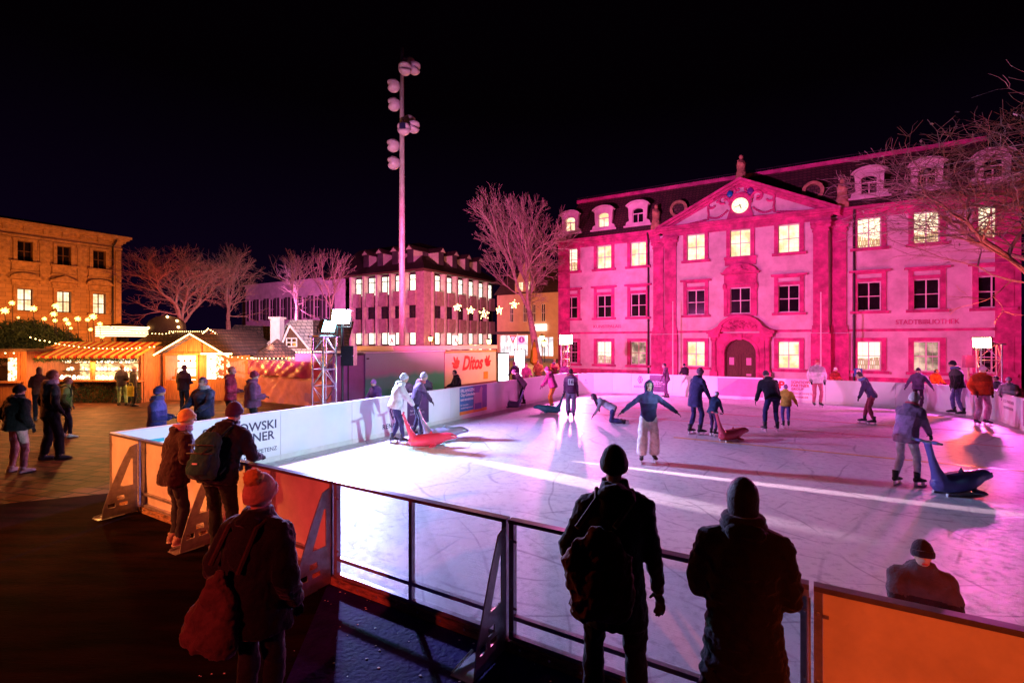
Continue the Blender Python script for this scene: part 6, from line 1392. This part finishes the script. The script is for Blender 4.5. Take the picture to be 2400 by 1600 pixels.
# ------------------------------------------------------------------ seal-shaped skating aids
def seal(px, py, head, col, label, s=1., pos=None):
    Y = (H-.05)*F/(py-800); o = empty('skating_aid', gx(px, Y, .03), R(head), label, 'skating aid', 'seal-shaped skating aids'); o.scale = (s, s, s)
    m = MB(); Yv = V((0, 1, 0))
    m.loft([(V((0, y, z)), X3, Z3, rx, rz) for y, z, rx, rz in ((-.42, .16, .03, .04), (-.36, .15, .11, .10), (-.2, .16, .17, .14), (0, .17, .19, .15), (.18, .18, .17, .15), (.34, .205, .13, .125), (.46, .24, .10, .10), (.56, .25, .09, .08), (.64, .235, .06, .055), (.70, .225, .03, .03))], 18)
    m.loft([(V((0, y, z)), X3, V((0, .5, .85)), rx, ry) for y, z, rx, ry in ((-.30, .18, .12, .13), (-.38, .36, .07, .08), (-.46, .56, .055, .05), (-.52, .74, .06, .04), (-.55, .80, .05, .03))], 14)
    for s_ in (-1, 1): m.ball((s_*.22, .14, .07), (.15, .08, .025), 2, Matrix.Rotation(R(-25*s_), 3, 'Z')); m.ball((s_*.12, -.54, .80), (.09, .035, .03), 2)
    m.ball((0, .1, .33), (.02, .03, .06), 2)
    link('shell', melt(m, .014, 4), mat('moulded_plastic', col, .25, var=.08, scale=3), o)
    m = MB(); [m.ball((s_*.075, .585, .285), .016, 1) for s_ in (-1, 1)]; m.ball((0, .70, .23), .018, 1); m.build('eyes_and_nose', M['black'], o, True)
    m = MB(); m.tube([(-.22, -.55, .80), (.22, -.55, .80)], .018, 8); m.build('handle', M['black'], o)
    m = MB(); [m.box(s_*.1-.015, s_*.1+.015, -.3, .4, 0, .04) for s_ in (-1, 1)]; m.build('runner', M['alu'], o); return o
seal(1032, 1030, -80, (.20, .19, .26), 'grey seal-shaped skating aid beside the dark poster')
seal(1000, 1046, -82, (.62, .05, .10), 'red seal-shaped skating aid in front of the white fluffy jacket')
seal(1199, 955, 80, (.10, .10, .24), 'small dark blue seal-shaped skating aid by the stooping child', .85)
seal(1290, 967, 75, (.03, .28, .34), 'teal seal-shaped skating aid pushed by the child in mauve', .85)
seal(1712, 1030, -65, (.62, .07, .12), 'red seal-shaped skating aid pushed by the child in the striped jacket', .9)
seal(2240, 1152, -78, (.10, .08, .30), 'large violet seal-shaped skating aid in front of the lavender coat', 1.08)
# ------------------------------------------------------------------ light
w = bpy.data.worlds.new('World'); scene.world = w; w.use_nodes = True
bg = w.node_tree.nodes['Background']; bg.inputs[0].default_value = (.10, .03, .22, 1); bg.inputs[1].default_value = .004
tcw = w.node_tree.nodes.new('ShaderNodeTexCoord'); sxw = w.node_tree.nodes.new('ShaderNodeSeparateXYZ'); rw = w.node_tree.nodes.new('ShaderNodeValToRGB')   # faint city glow low in the sky
w.node_tree.links.new(tcw.outputs['Generated'], sxw.inputs[0]); w.node_tree.links.new(sxw.outputs[2], rw.inputs[0]); w.node_tree.links.new(rw.outputs[0], bg.inputs[0])
rw.color_ramp.elements[0].color = (.9, .22, 2.2, 1); rw.color_ramp.elements[1].position = .42; rw.color_ramp.elements[1].color = (.16, .03, .18, 1)
# tower by the long boards: white-violet over the ice, magenta towards the palace
lamp('SPOT', 'ice_beam', LA1+V((.3, -.2, -.1)), (.34, .88, 1.0), 1500, fA1, rk(4.6, 4.2), 84, 1, .12)
lamp('SPOT', 'wide_beam', LA2+V((.3, -.2, 0)), (.40, .38, 1.0), 4600, fA2, rk(8, 3), 150, .6, .10)
lamp('SPOT', 'streak_beam', LA2+V((.35, -.15, .1)), (1, .62, .75), 16000, fA2, (4.4, 8.5, 0), 20, .5, .03, (.075, 1, 1))
lamp('SPOT', 'streak_beam', LA2+V((.3, -.2, .1)), (1, .7, .8), 7000, fA2, (.9, 8.9, 0), 22, .6, .03, (.22, 1, 1))
lamp('SPOT', 'palace_beam', LA2+V((.25, .2, .15)), (.95, .12, .58), 26000, fA2, PAL+D1*8+V((0, 0, 6)), 60, .6, .15)
lamp('SPOT', 'tree_beam', LA2+V((.1, .3, .15)), (1, .05, .40), 22000, fA2, V((0, 37, 8)), 52, .6, .15)
lamp('SPOT', 'mast_beam', LA2+V((0, .2, .25)), (1, .32, .62), 9000, fA2, V((-6.04, 27, 10)), 52, .8, .10)
lamp('POINT', 'spill', LA2+V((0, .3, .35)), (.85, .42, 1), 420, fA2, radius=.2)
lamp('SPOT', 'board_beam', LD+V((-.3, .1, 0)), (.50, .86, 1.0), 9000, fD, rk(0, 4.2, .55), 40, .7, .1, (1, .28, 1))
lamp('SPOT', 'board_beam', LD+V((-.2, .3, .1)), (1, .38, .72), 5200, fD, rk(6, RB, .6), 58, .7, .1, (1, .22, 1))
# slim tower: orange-red near the wall, pink over the far ice
lamp('SPOT', 'ice_beam', LB+V((.3, -.6, 0)), (1, .17, .62), 5000, fB, rk(7, 12), 120, .7, .12)
lamp('POINT', 'glow', LB+V((-.1, .55, .2)), (1, .42, .17), 1000, fB, radius=.15)
# tower under the tree
lamp('SPOT', 'ice_beam', LC+V((-.4, -.45, 0)), (.84, .09, .64), 2100, fC, rk(8, 9), 130, .7, .12)
lamp('POINT', 'glow', LC+V((0, .5, .1)), (1, .10, .06), 900, fC, radius=.15)
# colour-wash lamps standing on the paving behind the far boards
for i, (t, pw, lb) in enumerate(((-2.5, 1200, 'ground wash lamp before the palace end by the tall tree'), (6.0, 1500, 'ground wash lamp before the palace door'), (15.5, 1500, 'ground wash lamp before the library lettering'))):
    c = PAL+D1*t-D2*8.5; f = empty('wash_lamp', c, A1, lb, 'wash lamp', 'magenta wash lamps at the palace foot')
    MB().box(-.2, .2, -.1, .1, .1, .35).build('housing', M['black'], f); MB().box(-.25, .25, -.12, .12, 0, .1).build('foot', M['darkmetal'], f)
    MB().box(-.17, .17, .101, .11, .13, .32).build('lens', emit('magenta_lens', (1, .03, .35), 8), f)
    lamp('SPOT', 'wash_beam', c+D2*.2+V((0, 0, .35)), (1, .06, .26), pw, f, c+D2*8.5+V((0, 0, 6)), 130, .8, .15)
# market
for px, Y, z, pw in ((220, 20.0, 1.6, 260), (430, 20.4, 1.6, 300), (20, 18.5, 1.6, 160), (300, 27.5, 3.3, 90), (480, 22.4, 2.2, 110), (670, 22.2, 1.6, 260), (560, 23, 1.7, 200), (395, 34.5, 4.5, 90), (210, 17.9, 3.8, 700), (430, 18.9, 3.4, 420), (90, 21.5, 4.4, 240), (560, 24.5, 4.2, 70)):
    lamp('POINT', 'stall_lamp', gx(px, Y, z), (1, .45, .11) if pw == 700 else (1, .33, .07), pw, radius=.2)
lamp('SPOT', 'hut_beam', LA2+V((-.3, .4, .2)), (1, .62, .9), 16000, fA2, gx(650, 27.5, 2.8), 30, .6, .1)
for s, pw in ((-3, 5600), (-16, 5600)):
    c = sb.location+D2*s-V((-D2.y, D2.x, 0))*9
    lamp('SPOT', 'mansion_flood', c+V((0, 0, 2.5)), (1, .25, .035), pw, None, sb.location+D2*s+V((0, 0, 8)), 120, .8, .3)
lamp('SPOT', 'tree_fill', gx(330, 38, 1.5), (1, .08, .04), 2400, None, gx(430, 46, 8), 100, .8, .3)  # added unseen fills that lift the dim bare trees
lamp('SPOT', 'tree_fill', gx(560, 40, 1.5), (1, .06, .16), 1700, None, gx(560, 52, 8), 100, .8, .3)
lamp('SPOT', 'tree_fill', gx(760, 44, 2), (1, .08, .36), 3000, None, gx(730, 64, 9), 90, .8, .3)
lamp('POINT', 'street_lamp_glow', gx(1235, 56, 4), (1, .40, .14), 3200, radius=.3)
lamp('POINT', 'street_lamp_glow', gx(1110, 58, 5), (1, .26, .10), 5200, radius=.3)
lamp('SPOT', 'facade_fill', gx(930, 50, 5), (1, .13, .52), 26000, None, gx(930, 74, 8), 95, .7, .3)  # added unseen fill turning the office block pink
lamp('SPOT', 'house_fill', gx(640, 58, 5), (.9, .18, .62), 22000, None, gx(680, 86, 9), 110, .8, .3)  # added unseen fill so the shuttered house shows violet
lamp('SPOT', 'square_lamp', (-15, 11, 6), (1, .18, .03), 1700, None, (-8, 12, 0), 120, .8, .2)
lamp('SPOT', 'trailer_fill', rk(-1.2, 19, 3.4), (1, .42, .22), 420, None, rk(-5.7, 17.5, 1), 100, .8, .2)  # added unseen fill giving the trailer its peach tone
# sodium street lamps behind the photographer, plus an added red helper lamp
for loc, tgt, col, pw, an, lb in (((-11.5, 2.2, 5.0), (-5.2, 7.1, .5), (1, .22, .05), 8500, 36, 'sodium street lamp on the open side of the square'), ((3.0, -8, 5.5), (3.4, 2.0, .45), (1, .10, .015), 6000, 27, 'sodium street lamp behind the watchers'), ((-5.5, -4, 5), (-2.7, 5.6, .5), (1, .06, .05), 4200, 30, 'added unseen lamp reddening the panel behind the pompom hat')):
    s = empty('street_lamp', (loc[0], loc[1], 0), 0, lb, 'street lamp', 'sodium street lamps'); MB().tube([(0, 0, 0), (0, 0, loc[2])], [.07, .045], 8).build('post', M['darkmetal'], s); MB().lathe([(.02, loc[2]+.35), (.3, loc[2]+.25), (.3, loc[2]+.2), (.2, loc[2]+.18)], 14).build('lamp_hood', M['darkmetal'], s)
    lamp('SPOT', 'sodium_beam', V(loc), col, pw, s, tgt, an, .7, .12)
# ------------------------------------------------------------------ camera
cd = bpy.data.cameras.new('camera'); cd.sensor_width = 36; cd.lens = 36*F/2400; cd.clip_end = 1500; cd.clip_start = .05
co_ = bpy.data.objects.new('camera', cd); COL.objects.link(co_); co_.location = (0, 0, H); co_.rotation_euler = (R(90), 0, 0); scene.camera = co_
scene.view_settings.view_transform = 'Standard'; scene.view_settings.look = 'None'; scene.view_settings.gamma = 1; scene.view_settings.exposure = 0; scene.view_settings.use_curve_mapping = False
scene.cycles.use_denoising = True; scene.cycles.max_bounces = 6; scene.cycles.transparent_max_bounces = 12; scene.cycles.sample_clamp_indirect = 6; scene.cycles.caustics_reflective = False
